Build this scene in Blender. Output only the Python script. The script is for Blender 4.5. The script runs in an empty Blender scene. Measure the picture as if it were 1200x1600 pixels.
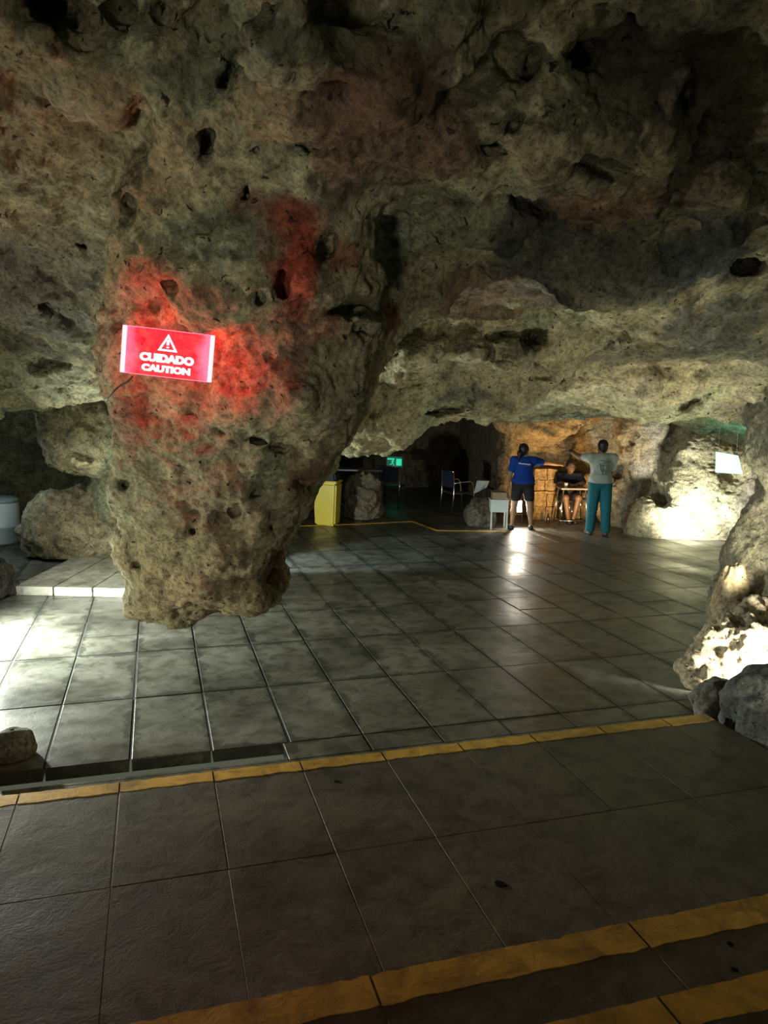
import bpy, bmesh, math, random
import numpy as np
from math import radians, pi, sin, cos, atan
from mathutils import Vector, Matrix, Euler

# ------------------------------------------------------------------ camera, world, lights
scene = bpy.context.scene
COL = scene.collection
F = 1190.0
H = 2.15                      # lens height above the lower cave floor
PITCH = atan(172/1190)
ROLL = radians(1.2)
CAMR = (Matrix.Rotation(pi/2-PITCH, 3, 'X') @ Matrix.Rotation(ROLL, 3, 'Z'))
cd = bpy.data.cameras.new('camera'); cam = bpy.data.objects.new('camera', cd); COL.objects.link(cam)
cam.matrix_world = Matrix.Translation((0, 0, H)) @ CAMR.to_4x4()
cd.sensor_fit = 'VERTICAL'; cd.sensor_height = 36.0; cd.lens = 36.0*F/1600.0
cd.clip_start = 0.05; cd.clip_end = 100
scene.camera = cam
scene.view_settings.view_transform = 'Standard'
scene.view_settings.look = 'None'
scene.view_settings.exposure = 0.0
scene.view_settings.gamma = 1.0
scene.view_settings.use_curve_mapping = False

world = bpy.data.worlds.new('world'); scene.world = world; world.use_nodes = True
world.node_tree.nodes['Background'].inputs[0].default_value = (0.80, 0.90, 0.62, 1)
world.node_tree.nodes['Background'].inputs[1].default_value = 0.10

def spot(name, loc, target, power, color, angle=100, blend=0.6, size=0.06):
    l = bpy.data.lights.new(name, 'SPOT'); l.energy = power; l.color = color
    l.spot_size = radians(angle); l.spot_blend = blend; l.shadow_soft_size = size
    o = bpy.data.objects.new(name, l); COL.objects.link(o)
    o.location = loc
    o.rotation_euler = (Vector(target)-Vector(loc)).to_track_quat('-Z', 'Y').to_euler()
    return o
def point(name, loc, power, color, size=0.05):
    l = bpy.data.lights.new(name, 'POINT'); l.energy = power; l.color = color; l.shadow_soft_size = size
    o = bpy.data.objects.new(name, l); COL.objects.link(o); o.location = loc
    return o
WARMGREEN = (1.0, 0.96, 0.66); COOL = (0.80, 1.0, 0.95)
spot('floodlight_left', (-3.75, 6.3, 0.55), (-2.0, 6.7, 0.0), 1050, (0.95, 1.0, 0.86), 172, 0.8, 0.08)
spot('fill_left_up', (-2.9, 3.0, 0.5), (-0.1, 4.6, 2.4), 180, (1.0, 0.94, 0.70), 110, 0.9, 0.15)  # fill added out of view on the left, aimed up at the ceiling
spot('floodlight_entrance', (-1.2, -1.6, 0.9), (-0.6, 4.0, 1.8), 300, (1.0, 0.90, 0.75), 58, 0.9, 0.3)
spot('fill_right_up', (2.9, 3.4, 0.3), (1.1, 6.8, 2.5), 250, (1.0, 0.95, 0.70), 84, 0.9, 0.2)  # unseen fill added off to the right to brighten the ceiling
spot('floodlight_boulder', (2.86, 5.28, 0.26), (2.95, 6.1, 0.3), 170, (1.0, 0.93, 0.74), 165, 0.6, 0.05)
spot('floodlight_column_up', (3.1, 6.2, 0.75), (2.0, 8.6, 2.4), 130, (1.0, 0.95, 0.68), 130, 0.9, 0.1)
spot('floodlight_outcrop', (4.75, 11.7, 0.18), (5.3, 12.8, 0.8), 340, (1.0, 0.97, 0.88), 125, 0.7, 0.08)
point('passage_lamp_left', (-5.2, 9.4, 1.2), 16, (0.72, 0.95, 1.0), 0.2)
spot('fill_mound', (-3.3, 8.0, 1.5), (-3.9, 9.4, 0.1), 40, (1.0, 0.96, 0.78), 110, 0.9, 0.2)  # fill added to brighten the mound and kerb slab, no fixture
spot('fill_passage', (-2.7, 8.8, 0.95), (-0.1, 10.5, 0.0), 420, (0.78, 0.95, 1.0), 36, 0.4, 0.1)  # fill hidden behind the hanging rock, added to brighten the far floor
spot('floodlight_wall', (3.2, 12.6, 0.25), (3.4, 14.4, 1.2), 200, (1.0, 0.68, 0.32), 92, 0.8, 0.08)

# ------------------------------------------------------------------ helpers
def ray(x, y):
    d = CAMR @ Vector(((x-600)/F, -(y-800)/F, -1.0)); return d/d.y
def onz(x, y, z=0.0):
    d = ray(x, y); t = (z-H)/d.z; return Vector((0, 0, H)) + d*t
def atY(x, y, Y): return Vector((0, 0, H)) + ray(x, y)*Y

def tag(o, label=None, cat=None, group=None, kind=None):
    if label: o['label'] = label
    if cat: o['category'] = cat
    if group: o['group'] = group
    if kind: o['kind'] = kind
    return o
def empty(name, loc, rz=0.0):
    o = bpy.data.objects.new(name, None); COL.objects.link(o); o.location = loc; o.rotation_euler = (0, 0, rz)
    o.empty_display_size = 0.1
    return o
def link(name, me, mat=None, parent=None, smooth=False):
    o = bpy.data.objects.new(name, me); COL.objects.link(o)
    if mat: me.materials.append(mat)
    if parent: o.parent = parent
    if smooth: me.polygons.foreach_set('use_smooth', [True]*len(me.polygons))
    return o
def from_bm(name, bm, mat=None, parent=None, smooth=False):
    me = bpy.data.meshes.new(name); bm.to_mesh(me); bm.free()
    return link(name, me, mat, parent, smooth)
def np_mesh(name, V, Q):
    me = bpy.data.meshes.new(name)
    V = np.ascontiguousarray(V, np.float32); Q = np.ascontiguousarray(Q, np.int32)
    k = Q.shape[1]
    me.vertices.add(len(V)); me.vertices.foreach_set('co', V.ravel())
    me.loops.add(Q.size); me.loops.foreach_set('vertex_index', Q.ravel())
    me.polygons.add(len(Q)); me.polygons.foreach_set('loop_start', np.arange(0, Q.size, k, dtype=np.int32))
    me.update(calc_edges=True); me.validate()
    return me
def bm_box(bm, lo, hi, mat4=None, bevel=0.0):
    r = bmesh.ops.create_cube(bm, size=1.0)
    vs = r['verts']
    lo = Vector(lo); hi = Vector(hi); c = (lo+hi)/2; s = hi-lo
    for v in vs: v.co = Vector((v.co.x*s.x, v.co.y*s.y, v.co.z*s.z)) + c
    if bevel > 0:
        es = list({e for v in vs for e in v.link_edges})
        rr = bmesh.ops.bevel(bm, geom=es, offset=bevel, segments=2, affect='EDGES', profile=0.7)
        vs = list({v for f in rr['faces'] for v in f.verts} | {v for v in vs if v.is_valid})
    if mat4 is not None: bmesh.ops.transform(bm, matrix=mat4, verts=vs)
    return vs
def bm_tube(bm, pts, r, seg=10, cap=True):
    pts = [Vector(p) for p in pts]; rs = r if isinstance(r, (list, tuple)) else [r]*len(pts)
    rings = []; prev = None
    for i, p in enumerate(pts):
        t = (pts[min(i+1, len(pts)-1)]-pts[max(i-1, 0)]).normalized()
        if prev is None:
            a = Vector((0, 0, 1)) if abs(t.z) < 0.9 else Vector((1, 0, 0))
            n = t.cross(a).normalized()
        else:
            n = (prev - t*prev.dot(t)).normalized()
        prev = n; b = t.cross(n)
        rings.append([bm.verts.new(p + (n*cos(2*pi*k/seg)+b*sin(2*pi*k/seg))*rs[i]) for k in range(seg)])
    for i in range(len(rings)-1):
        for k in range(seg):
            bm.faces.new((rings[i][k], rings[i][(k+1) % seg], rings[i+1][(k+1) % seg], rings[i+1][k]))
    if cap:
        bm.faces.new(rings[0][::-1]); bm.faces.new(rings[-1])
def bm_lathe(bm, prof, seg=24, c=(0, 0, 0)):
    rings = []
    for (r, z) in prof:
        rings.append([bm.verts.new((c[0]+r*cos(2*pi*k/seg), c[1]+r*sin(2*pi*k/seg), c[2]+z)) for k in range(seg)])
    for i in range(len(rings)-1):
        for k in range(seg):
            bm.faces.new((rings[i][k], rings[i][(k+1) % seg], rings[i+1][(k+1) % seg], rings[i+1][k]))
    bm.faces.new(rings[0][::-1]); bm.faces.new(rings[-1])

def sstep(x, a, b):
    t = np.clip((x-a)/(b-a), 0, 1); return t*t*(3-2*t)
# value noise on points
def vnoise(P, seed=0):
    rs = np.random.RandomState(seed); T = rs.rand(64, 64, 64).astype(np.float32)*2-1
    I = np.floor(P).astype(np.int32); f = (P-I).astype(np.float32); f = f*f*(3-2*f); I &= 63; J = (I+1) & 63
    x0, y0, z0 = I.T; x1, y1, z1 = J.T; fx, fy, fz = f.T
    a = T[x0, y0, z0]*(1-fx)+T[x1, y0, z0]*fx; b = T[x0, y1, z0]*(1-fx)+T[x1, y1, z0]*fx
    c = T[x0, y0, z1]*(1-fx)+T[x1, y0, z1]*fx; d = T[x0, y1, z1]*(1-fx)+T[x1, y1, z1]*fx
    return (a*(1-fy)+b*fy)*(1-fz)+(c*(1-fy)+d*fy)*fz
def fbm(P, s, octs=4, seed=0, gain=0.5):
    r = 0; a = 1.0; t = 0
    for o in range(octs):
        r = r + a*vnoise(P/s+o*17.3+3.1, seed+o); t += a; a *= gain; s /= 2.03
    return r/t*1.6
# scattered pits: 3-D jittered cells, 1 at a pit's centre falling to 0 at its rim
def pits(P, s, prob, rmin, rmax, seed, ell=None):
    rs = np.random.RandomState(seed); N = 48
    J = rs.rand(N, N, N, 3).astype(np.float32)*0.6+0.2
    Rr = (rmin+(rmax-rmin)*rs.rand(N, N, N)**2).astype(np.float32); Rr[rs.rand(N, N, N) > prob] = 1e-4
    A = rs.rand(N, N, N).astype(np.float32)*pi
    G = P/s; I = np.floor(G-0.5).astype(np.int32); out = np.zeros(len(P), np.float32)
    for dx in (0, 1):
        for dy in (0, 1):
            for dz in (0, 1):
                C = I+np.array([dx, dy, dz]); K = C % N; kx, ky, kz = K.T
                D = (C+J[kx, ky, kz]-G)
                a = A[kx, ky, kz]; ca = np.cos(a); sa = np.sin(a)
                p = D[:, 0]*ca+D[:, 2]*sa; q = -D[:, 0]*sa+D[:, 2]*ca
                d = np.sqrt(p*p*0.45+q*q*1.8+D[:, 1]**2)/Rr[kx, ky, kz]
                out = np.maximum(out, 1-sstep(d, 0.45, 1.0))
    return out

# naive surface nets on a rectilinear grid (field > 0 is solid)
def surface_nets(S, xs, ys, zs):
    ins = S > 0
    nx, ny, nz = S.shape
    c = np.zeros((nx-1, ny-1, nz-1), np.uint8)
    for i in (0, 1):
        for j in (0, 1):
            for k in (0, 1):
                c += ins[i:nx-1+i, j:ny-1+j, k:nz-1+k]
    act = (c > 0) & (c < 8); ci = np.argwhere(act)
    idx = -np.ones(act.shape, np.int32); idx[act] = np.arange(len(ci))
    n = len(ci); acc = np.zeros((n, 3)); cnt = np.zeros(n)
    X, Y, Z = ci.T; ax = (xs, ys, zs)
    corners = [(i, j, k) for i in (0, 1) for j in (0, 1) for k in (0, 1)]
    for a in corners:
        for d in range(3):
            if a[d]: continue
            b = list(a); b[d] = 1
            va = S[X+a[0], Y+a[1], Z+a[2]]; vb = S[X+b[0], Y+b[1], Z+b[2]]
            m = (va > 0) != (vb > 0)
            t = np.where(m, va/np.where(m, va-vb, 1), 0)
            p = np.stack([xs[X+a[0]], ys[Y+a[1]], zs[Z+a[2]]], 1).astype(float)
            e = ax[d][ci[:, d]+1]-ax[d][ci[:, d]]
            p[:, d] += t*e
            acc += p*m[:, None]; cnt += m
    V = acc/cnt[:, None]
    Q = []
    for d in range(3):
        sl0 = [slice(None)]*3; sl1 = [slice(None)]*3; sl0[d] = slice(0, -1); sl1[d] = slice(1, None)
        a = ins[tuple(sl0)]; b = ins[tuple(sl1)]
        u, w = (d+1) % 3, (d+2) % 3
        for sgn in (0, 1):
            m = (a & ~b) if sgn == 0 else (~a & b)
            e = np.argwhere(m)
            ok = (e[:, u] > 0) & (e[:, w] > 0) & (e[:, u] < S.shape[u]-1) & (e[:, w] < S.shape[w]-1)
            e = e[ok]
            q = []
            for (du, dw) in ((-1, -1), (0, -1), (0, 0), (-1, 0)):
                g = e.copy(); g[:, u] += du; g[:, w] += dw; q.append(idx[g[:, 0], g[:, 1], g[:, 2]])
            q = np.stack(q, 1)
            if sgn: q = q[:, ::-1]
            Q.append(q)
    return V, np.concatenate(Q)

# ------------------------------------------------------------------ materials
def new_mat(name):
    m = bpy.data.materials.new(name); m.use_nodes = True
    nt = m.node_tree; b = nt.nodes['Principled BSDF']
    return m, nt, b
def plain(name, col, rough=0.6, metal=0.0, var=0.12, scale=12, bump=0.0, spec=0.5):
    m, nt, b = new_mat(name)
    n = nt.nodes.new('ShaderNodeTexNoise'); n.inputs['Scale'].default_value = scale; n.inputs['Detail'].default_value = 5
    tc = nt.nodes.new('ShaderNodeTexCoord'); nt.links.new(tc.outputs['Object'], n.inputs['Vector'])
    r = nt.nodes.new('ShaderNodeValToRGB')
    r.color_ramp.elements[0].position = 0.3; r.color_ramp.elements[1].position = 0.7
    r.color_ramp.elements[0].color = (*[c*(1-var) for c in col], 1); r.color_ramp.elements[1].color = (*[min(1, c*(1+var)) for c in col], 1)
    nt.links.new(n.outputs['Fac'], r.inputs['Fac']); nt.links.new(r.outputs['Color'], b.inputs['Base Color'])
    b.inputs['Roughness'].default_value = rough; b.inputs['Metallic'].default_value = metal
    b.inputs['Specular IOR Level'].default_value = spec
    if bump:
        bp = nt.nodes.new('ShaderNodeBump'); bp.inputs['Strength'].default_value = bump; bp.inputs['Distance'].default_value = 0.01
        nt.links.new(n.outputs['Fac'], bp.inputs['Height']); nt.links.new(bp.outputs['Normal'], b.inputs['Normal'])
    return m
def emis(name, col, strength, base=(0.05, 0.05, 0.05)):
    m, nt, b = new_mat(name)
    b.inputs['Base Color'].default_value = (*base, 1)
    b.inputs['Emission Color'].default_value = (*col, 1); b.inputs['Emission Strength'].default_value = strength
    return m

def rock_mat(name, use_attr=True, tint=(0.36, 0.31, 0.20), rough=0.85):
    m, nt, b = new_mat(name); N = nt.nodes; L = nt.links
    tc = N.new('ShaderNodeTexCoord')
    def noise(s, d=6, r=0.6, dist=0.0):
        n = N.new('ShaderNodeTexNoise'); n.inputs['Scale'].default_value = s; n.inputs['Detail'].default_value = d
        n.inputs['Roughness'].default_value = r; n.inputs['Distortion'].default_value = dist
        L.new(tc.outputs['Object'], n.inputs['Vector']); return n
    def ramp(src, stops):
        r = N.new('ShaderNodeValToRGB'); cr = r.color_ramp
        cr.elements[0].position = stops[0][0]; cr.elements[0].color = (*stops[0][1], 1)
        cr.elements[1].position = stops[-1][0]; cr.elements[1].color = (*stops[-1][1], 1)
        for p, c in stops[1:-1]:
            e = cr.elements.new(p); e.color = (*c, 1)
        L.new(src, r.inputs['Fac']); return r
    def mix(mode, f, a, bb):
        x = N.new('ShaderNodeMix'); x.data_type = 'RGBA'; x.blend_type = mode
        if isinstance(f, float): x.inputs[0].default_value = f
        else: L.new(f, x.inputs[0])
        for s, i in ((a, 6), (bb, 7)):
            if isinstance(s, tuple): x.inputs[i].default_value = (*s, 1)
            else: L.new(s, x.inputs[i])
        return x.outputs[2]
    if use_attr:
        at = N.new('ShaderNodeAttribute'); at.attribute_name = 'RockCol'; base = at.outputs['Color']
    else:
        n0 = noise(2.2, 4, 0.6, 0.4)
        base = ramp(n0.outputs['Fac'], [(0.35, tuple(c*0.72 for c in tint)), (0.55, tint), (0.7, tuple(min(1, c*1.25) for c in tint))]).outputs['Color']
    n1 = noise(9, 8, 0.68, 0.3)
    c = mix('MULTIPLY', 1.0, base, ramp(n1.outputs['Fac'], [(0.32, (0.42, 0.40, 0.37)), (0.5, (1, 1, 1)), (0.70, (1.5, 1.46, 1.36))]).outputs['Color'])
    n2 = noise(38, 6, 0.7)
    c = mix('MULTIPLY', 1.0, c, ramp(n2.outputs['Fac'], [(0.34, (0.45, 0.42, 0.40)), (0.52, (1, 1, 1)), (0.72, (1.35, 1.35, 1.32))]).outputs['Color'])
    # scattered black mineral specks, thresholded noise of their own shape
    n3 = noise(24, 3, 0.5, 0.8)
    sp = ramp(n3.outputs['Fac'], [(0.30, (1, 1, 1)), (0.345, (0, 0, 0))])
    c = mix('MIX', sp.outputs['Color'], c, (0.03, 0.026, 0.022))
    L.new(c, b.inputs['Base Color'])
    b.inputs['Roughness'].default_value = rough; b.inputs['Specular IOR Level'].default_value = 0.25
    bp = N.new('ShaderNodeBump'); bp.inputs['Strength'].default_value = 0.9; bp.inputs['Distance'].default_value = 0.030
    L.new(n2.outputs['Fac'], bp.inputs['Height'])
    bp2 = N.new('ShaderNodeBump'); bp2.inputs['Strength'].default_value = 0.7; bp2.inputs['Distance'].default_value = 0.06
    L.new(n1.outputs['Fac'], bp2.inputs['Height']); L.new(bp.outputs['Normal'], bp2.inputs['Normal'])
    L.new(bp2.outputs['Normal'], b.inputs['Normal'])
    return m
M_ROCK = rock_mat('cave_rock')

# ------------------------------------------------------------------ the cave shell: one solid of rock, hollowed
def spacing(a, b, f):
    out = [a]
    while out[-1] < b: out.append(out[-1]+f(out[-1]))
    return np.array(out, np.float64)
XS = spacing(-7.0, 6.8, lambda x: 0.034+0.06*min(1, max(0, (abs(x)-2.0)/2.5)))
YS = spacing(0.2, 21.5, lambda y: max(0.034, 0.0098*y) if y > 1.8 else 0.08)
ZS = spacing(-0.25, 4.5, lambda z: 0.038)
gx = XS[:, None, None]; gy = YS[None, :, None]; gz = ZS[None, None, :]

def interp_mat(c, s, off):
    g = c/s+off; i = np.floor(g).astype(int); f = g-i; f = f*f*(3-2*f)
    lo = i.min(); n = i.max()-lo+2
    M = np.zeros((len(c), n), np.float32); r = np.arange(len(c)); M[r, i-lo] = 1-f; M[r, i-lo+1] = f
    return M, n
def grid_noise(s, seed):
    s = s if isinstance(s, tuple) else (s, s, s)
    A, na = interp_mat(XS, s[0], seed*1.37); B, nb = interp_mat(YS, s[1], seed*2.11); C, nc = interp_mat(ZS, s[2], seed*0.73)
    T = np.random.RandomState(seed).rand(na, nb, nc).astype(np.float32)*2-1
    T = np.tensordot(A, T, (1, 0)); T = np.tensordot(T, B, (1, 1)); T = np.tensordot(T, C, (1, 1))   # x, y, z
    return T

def prof(x, pts):
    p = np.array(pts); return np.interp(x, p[:, 0], p[:, 1])
X2 = XS[:, None]; Y2 = YS[None, :]
h_mid = prof(Y2, [(0, 3.95), (2, 3.75), (2.7, 3.55), (4, 3.12), (5, 2.82), (6, 2.62), (8, 2.34), (9.4, 2.08), (10, 1.99), (10.5, 2.1), (11.3, 2.75), (13, 3.1), (22, 3.1)])
h_left = prof(Y2, [(0, 3.9), (2, 3.65), (3, 3.35), (4.2, 2.95), (5.4, 2.55), (6.4, 2.18), (6.9, 2.05), (7.3, 2.15), (8.3, 2.7), (22, 3.0)])
wl = 1-sstep(X2+0*Y2, -1.9, -1.2)
Hc = h_mid*(1-wl)+h_left*wl
Hc = Hc - 0.32*sstep(X2/np.maximum(Y2, 1)*1190, 380, 640)*sstep(Y2+0*X2, 5, 8)*(1-sstep(Y2+0*X2, 10.2, 11))
Sc = (gz-Hc[:, :, None]).astype(np.float32)*0.93

def smax(a, b, k):
    h = np.clip(0.5+0.5*(a-b)/k, 0, 1).astype(np.float32); return b*(1-h)+a*h+k*h*(1-h)
# right wall
w = prof(YS, [(0, 3.3), (3, 3.5), (5, 3.5), (6.4, 3.36), (7, 3.24), (7.4, 3.42), (8.6, 4.8), (11, 5.5), (13, 5.7), (15, 5.6), (22, 4.0)])
lean = 0.32*sstep(ZS, 0.55, 1.75)
Sr = (gx-(w[None, :, None]+lean[None, None, :])).astype(np.float32)*0.85
# left wall
wlft = prof(YS, [(0, -4.4), (4, -4.6), (7, -5.6), (9, -6.5), (12, -6.6), (22, -5)])
Sl = (-(gx-wlft[None, :, None])).astype(np.float32)*0.9
# back wall
bk = prof(XS, [(-8, 11.5), (-4.6, 12.4), (-2.6, 12.6), (-1.6, 15), (-0.8, 19.2), (1.9, 19.6), (2.25, 15.3), (2.45, 14.9), (3.6, 14.8), (4.4, 14.3), (5.2, 13.6), (8, 13)])
Sb = (gy-bk[:, None, None]).astype(np.float32)*0.55
Sb = np.minimum(Sb, 0.8)
S = smax(smax(Sc, Sr, 0.5), smax(Sl, Sb, 0.5), 0.5)
del Sr, Sl, Sb

# hanging mass: an outline with its own depth
YP = 4.55; SH = 0.42
def plane_pt(x, y, o=0.0):
    d = ray(x, y); # centre plane Y = YP - SH*(z-1.6)
    Y = (YP+o-SH*(H-1.6))/(1+SH*d.z); return (d.x*Y, H+d.z*Y)
poly = [plane_pt(x_, y_, -0.42 if x_ < 345 else 0.40) for (x_, y_) in [(160, 480), (162, 620), (166, 700), (174, 800), (184, 880), (202, 940), (236, 968), (290, 972), (340, 957), (388, 915), (436, 908),
        (450, 893), (438, 866), (455, 838), (472, 800), (490, 765), (514, 724), (560, 660), (600, 520), (560, 300), (430, 180), (240, 180), (175, 300)]]
def poly_sdf(px, pz, poly):
    d = np.full(px.shape, 1e9, np.float32); s = np.zeros(px.shape, bool); n = len(poly)
    for i in range(n):
        ax, az = poly[i]; bx, bz = poly[i-1]
        ex, ez = bx-ax, bz-az; wx, wz = px-ax, pz-az
        t = np.clip((wx*ex+wz*ez)/(ex*ex+ez*ez), 0, 1)
        d = np.minimum(d, (wx-ex*t)**2+(wz-ez*t)**2)
        c = ((az > pz) != (bz > pz)) & (px < (bx-ax)*(pz-az)/(bz-az+1e-12)+ax)
        s ^= c
    d = np.sqrt(d); return np.where(s, d, -d)      # positive inside
def extruded(poly, Yc, half, r, sub):
    PX, PZ = np.meshgrid(XS[sub[0]], ZS[sub[2]], indexing='ij')
    d2 = -poly_sdf(PX, PZ, poly)
    yc = Yc(ZS[sub[2]])
    dy = np.abs(YS[sub[1]][None, :, None]-yc[None, None, :])-half
    a = np.maximum(d2[:, None, :]+r, 0); b = np.maximum(dy+r, 0)
    return -(np.sqrt(a*a+b*b)-r + np.minimum(np.maximum(d2[:, None, :]+r, dy+r), 0)).astype(np.float32)
def sub_range(a, lo, hi): return slice(int(np.searchsorted(a, lo)), int(np.searchsorted(a, hi)))
sub = (sub_range(XS, -2.6, 1.2), sub_range(YS, 2.4, 6.4), slice(0, len(ZS)))
Pd = extruded(poly, lambda z: YP-SH*(z-1.6), 0.72, 0.34, sub)
S[sub] = smax(S[sub], Pd, 0.28)
# the shoulder running back from the hanging mass to the low arch
poly2 = [tuple(atY(x, y, 6.6)[i] for i in (0, 2)) for (x, y) in [(440, 690), (516, 712), (575, 704), (625, 694), (648, 680), (668, 658), (720, 642), (800, 645), (860, 600), (860, 470), (440, 470)]]
sub2 = (sub_range(XS, -1.8, 2.2), sub_range(YS, 4.4, 8.6), slice(0, len(ZS)))
S[sub2] = smax(S[sub2], extruded(poly2, lambda z: 6.6+0*z, 0.75, 0.3, sub2), 0.35)

def ell_field(c, r, rot=None, pad=0.5):
    c = np.array(c); r = np.array(r); m = r.max()+pad
    sb = (sub_range(XS, c[0]-m, c[0]+m), sub_range(YS, c[1]-m, c[1]+m), sub_range(ZS, c[2]-m, c[2]+m))
    dx = XS[sb[0]][:, None, None]-c[0]; dy = YS[sb[1]][None, :, None]-c[1]; dz = ZS[sb[2]][None, None, :]-c[2]
    if rot is None: u, v, ww = dx, dy, dz
    else:
        u = dx*rot[0][0]+dy*rot[0][1]+dz*rot[0][2]; v = dx*rot[1][0]+dy*rot[1][1]+dz*rot[1][2]; ww = dx*rot[2][0]+dy*rot[2][1]+dz*rot[2][2]
    k = np.sqrt((u/r[0])**2+(v/r[1])**2+(ww/r[2])**2)
    return sb, ((1-k)*r.min()).astype(np.float32)
def add_lump(c, r, k=0.25):
    sb, e = ell_field(c, r); S[sb] = smax(S[sb], e, k)
# outcrop at the end of the right wall, lumps in the left passage, ceiling swells
add_lump((5.55, 13.0, 0.55), (0.85, 0.75, 1.15)); add_lump((4.95, 12.95, 0.15), (0.75, 0.55, 0.5)); add_lump((5.3, 12.8, 1.35), (0.35, 0.5, 0.5))
add_lump((3.42, 7.1, 0.3), (0.30, 0.4, 0.5)); add_lump((3.75, 6.6, 1.9), (0.5, 0.8, 0.5))
add_lump((-3.55, 9.2, 1.75), (0.55, 0.7, 0.5)); add_lump((-3.35, 10.4, 1.1), (0.5, 0.8, 0.95)); add_lump((-4.0, 8.0, 2.2), (0.6, 0.6, 0.4))
add_lump((2.9, 14.3, 1.9), (0.9, 0.5, 0.5)); add_lump((4.5, 13.9, 0.4), (0.8, 0.35, 0.5)); add_lump((4.6, 13.7, 1.7), (0.5, 0.5, 0.7))
# rock masses lying on the ceiling
def hit(px, py):
    d = ray(px, py); t = np.linspace(1.0, 19.0, 1800)
    P = np.stack([d.x*t, t, H+d.z*t], 1)
    i = np.clip(np.searchsorted(XS, P[:, 0]), 1, len(XS)-1); j = np.clip(np.searchsorted(YS, P[:, 1]), 1, len(YS)-1); k = np.clip(np.searchsorted(ZS, P[:, 2]), 1, len(ZS)-1)
    v = S[i, j, k] > 0
    n = int(np.argmax(v)) if v.any() else 900
    return P[n]
for (x, y, rx_, ry_, dep) in [(560, 230, 300, 60, 0.18), (980, 400, 120, 60, 0.22), (760, 330, 60, 60, 0.15), (650, 400, 60, 90, 0.16), (350, 430, 120, 80, 0.1),
        (1100, 290, 110, 40, 0.2), (880, 220, 130, 50, 0.14), (200, 110, 90, 50, 0.14), (700, 560, 130, 30, 0.12), (900, 600, 140, 22, 0.12), (450, 620, 90, 50, 0.08), (80, 470, 80, 40, 0.12), (1080, 620, 90, 26, 0.15)]:
    c = hit(x, y); s = c[1]/F
    add_lump((c[0], c[1]+0.1, c[2]), (rx_*s, max(rx_, ry_)*s*0.9, ry_*s), 0.2)
S0 = None
NM = np.ones(S.shape, np.float32); NM[sub] = 1-0.72*np.clip((Pd+0.6)/0.4, 0, 1)
NM[sub2] = np.minimum(NM[sub2], 0.55)
S += (0.12*grid_noise(0.95, 3)+0.075*grid_noise(0.43, 5))*NM+0.045*grid_noise(0.21, 8)
del NM
S += 0.03*grid_noise((0.12, 0.12, 0.12), 11)

# deep holes
HOLES = [(912, 86, 30, 27, 0, .45), (357, 118, 12, 32, -35, .3), (312, 92, 17, 25, -25, .2), (218, 205, 22, 52, -12, .22), (318, 224, 17, 33, -25, .25), (85, 8, 48, 22, 0, .5), (190, 12, 26, 22, 0, .3),
         (205, 318, 17, 14, 0, .2), (196, 345, 9, 8, 0, .15), (443, 438, 9, 24, -15, .3), (447, 460, 5, 14, 0, .2), (403, 470, 12, 14, 0, .1), (548, 482, 44, 16, 12, .3), (590, 490, 14, 12, 0, .2), (565, 517, 22, 12, 0, .15),
         (834, 527, 18, 20, -30, .4), (958, 534, 24, 20, 0, .45), (1168, 415, 26, 16, 0, .35), (806, 192, 26, 15, 30, .15), (762, 226, 24, 8, -8, .25), (793, 240, 9, 6, 0, .2), (715, 317, 34, 9, 0, .22), (955, 265, 62, 20, -8, .28), (1010, 275, 40, 10, -20, .25),
         (1100, 345, 60, 20, -10, .3), (850, 330, 60, 16, -30, .25), (990, 20, 12, 8, 0, .2), (1075, 150, 10, 30, 0, .15), (510, 385, 14, 34, -30, .15), (265, 445, 14, 14, 0, .08), (240, 480, 10, 10, 0, .1), (385, 300, 9, 22, -20, .14), (366, 228, 12, 9, 0, .18),
         (470, 230, 60, 12, 3, .18), (500, 20, 12, 22, 0, .1), (360, 22, 10, 18, 0, .1), (255, 18, 10, 22, -40, .2), (55, 570, 58, 18, 4, .3), (20, 395, 18, 12, 20, .2), (8, 392, 14, 10, 0, .2), (100, 500, 70, 14, -40, .12), (130, 385, 12, 8, -30, .12),
         (195, 755, 10, 10, 0, .1), (345, 672, 11, 15, 30, .05), (300, 645, 16, 10, 0, .06), (478, 757, 16, 9, 0, .14), (343, 808, 9, 12, 0, .1), (368, 800, 9, 14, 0, .1), (302, 830, 7, 9, 0, .08), (400, 775, 10, 16, -35, .08), (420, 825, 9, 8, 0, .08), (212, 880, 12, 7, -10, .05), (260, 850, 10, 5, 0, .05),
         (440, 870, 14, 12, 0, .1), (425, 895, 30, 4, 0, .05), (415, 910, 34, 4, 5, .05), (620, 380, 7, 10, 0, .1), (700, 640, 40, 8, 10, .2), (1060, 640, 60, 9, 30, .25), (1110, 665, 30, 7, 15, .2), (800, 520, 40, 6, 10, .15), (610, 560, 22, 6, 20, .1), (650, 600, 30, 5, 15, .12),
         (850, 590, 36, 5, 0, .15), (905, 640, 50, 4, 0, .15), (440, 700, 70, 6, -18, .12), (1030, 770, 14, 24, 20, .5), (820, 650, 12, 6, 0, .2), (755, 590, 30, 6, 30, .1), (40, 660, 40, 26, 0, .6), (130, 715, 24, 8, -15, .4), (905, 665, 14, 10, 0, .2), (870, 662, 10, 7, 0, .15)]
S_keep = S
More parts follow.
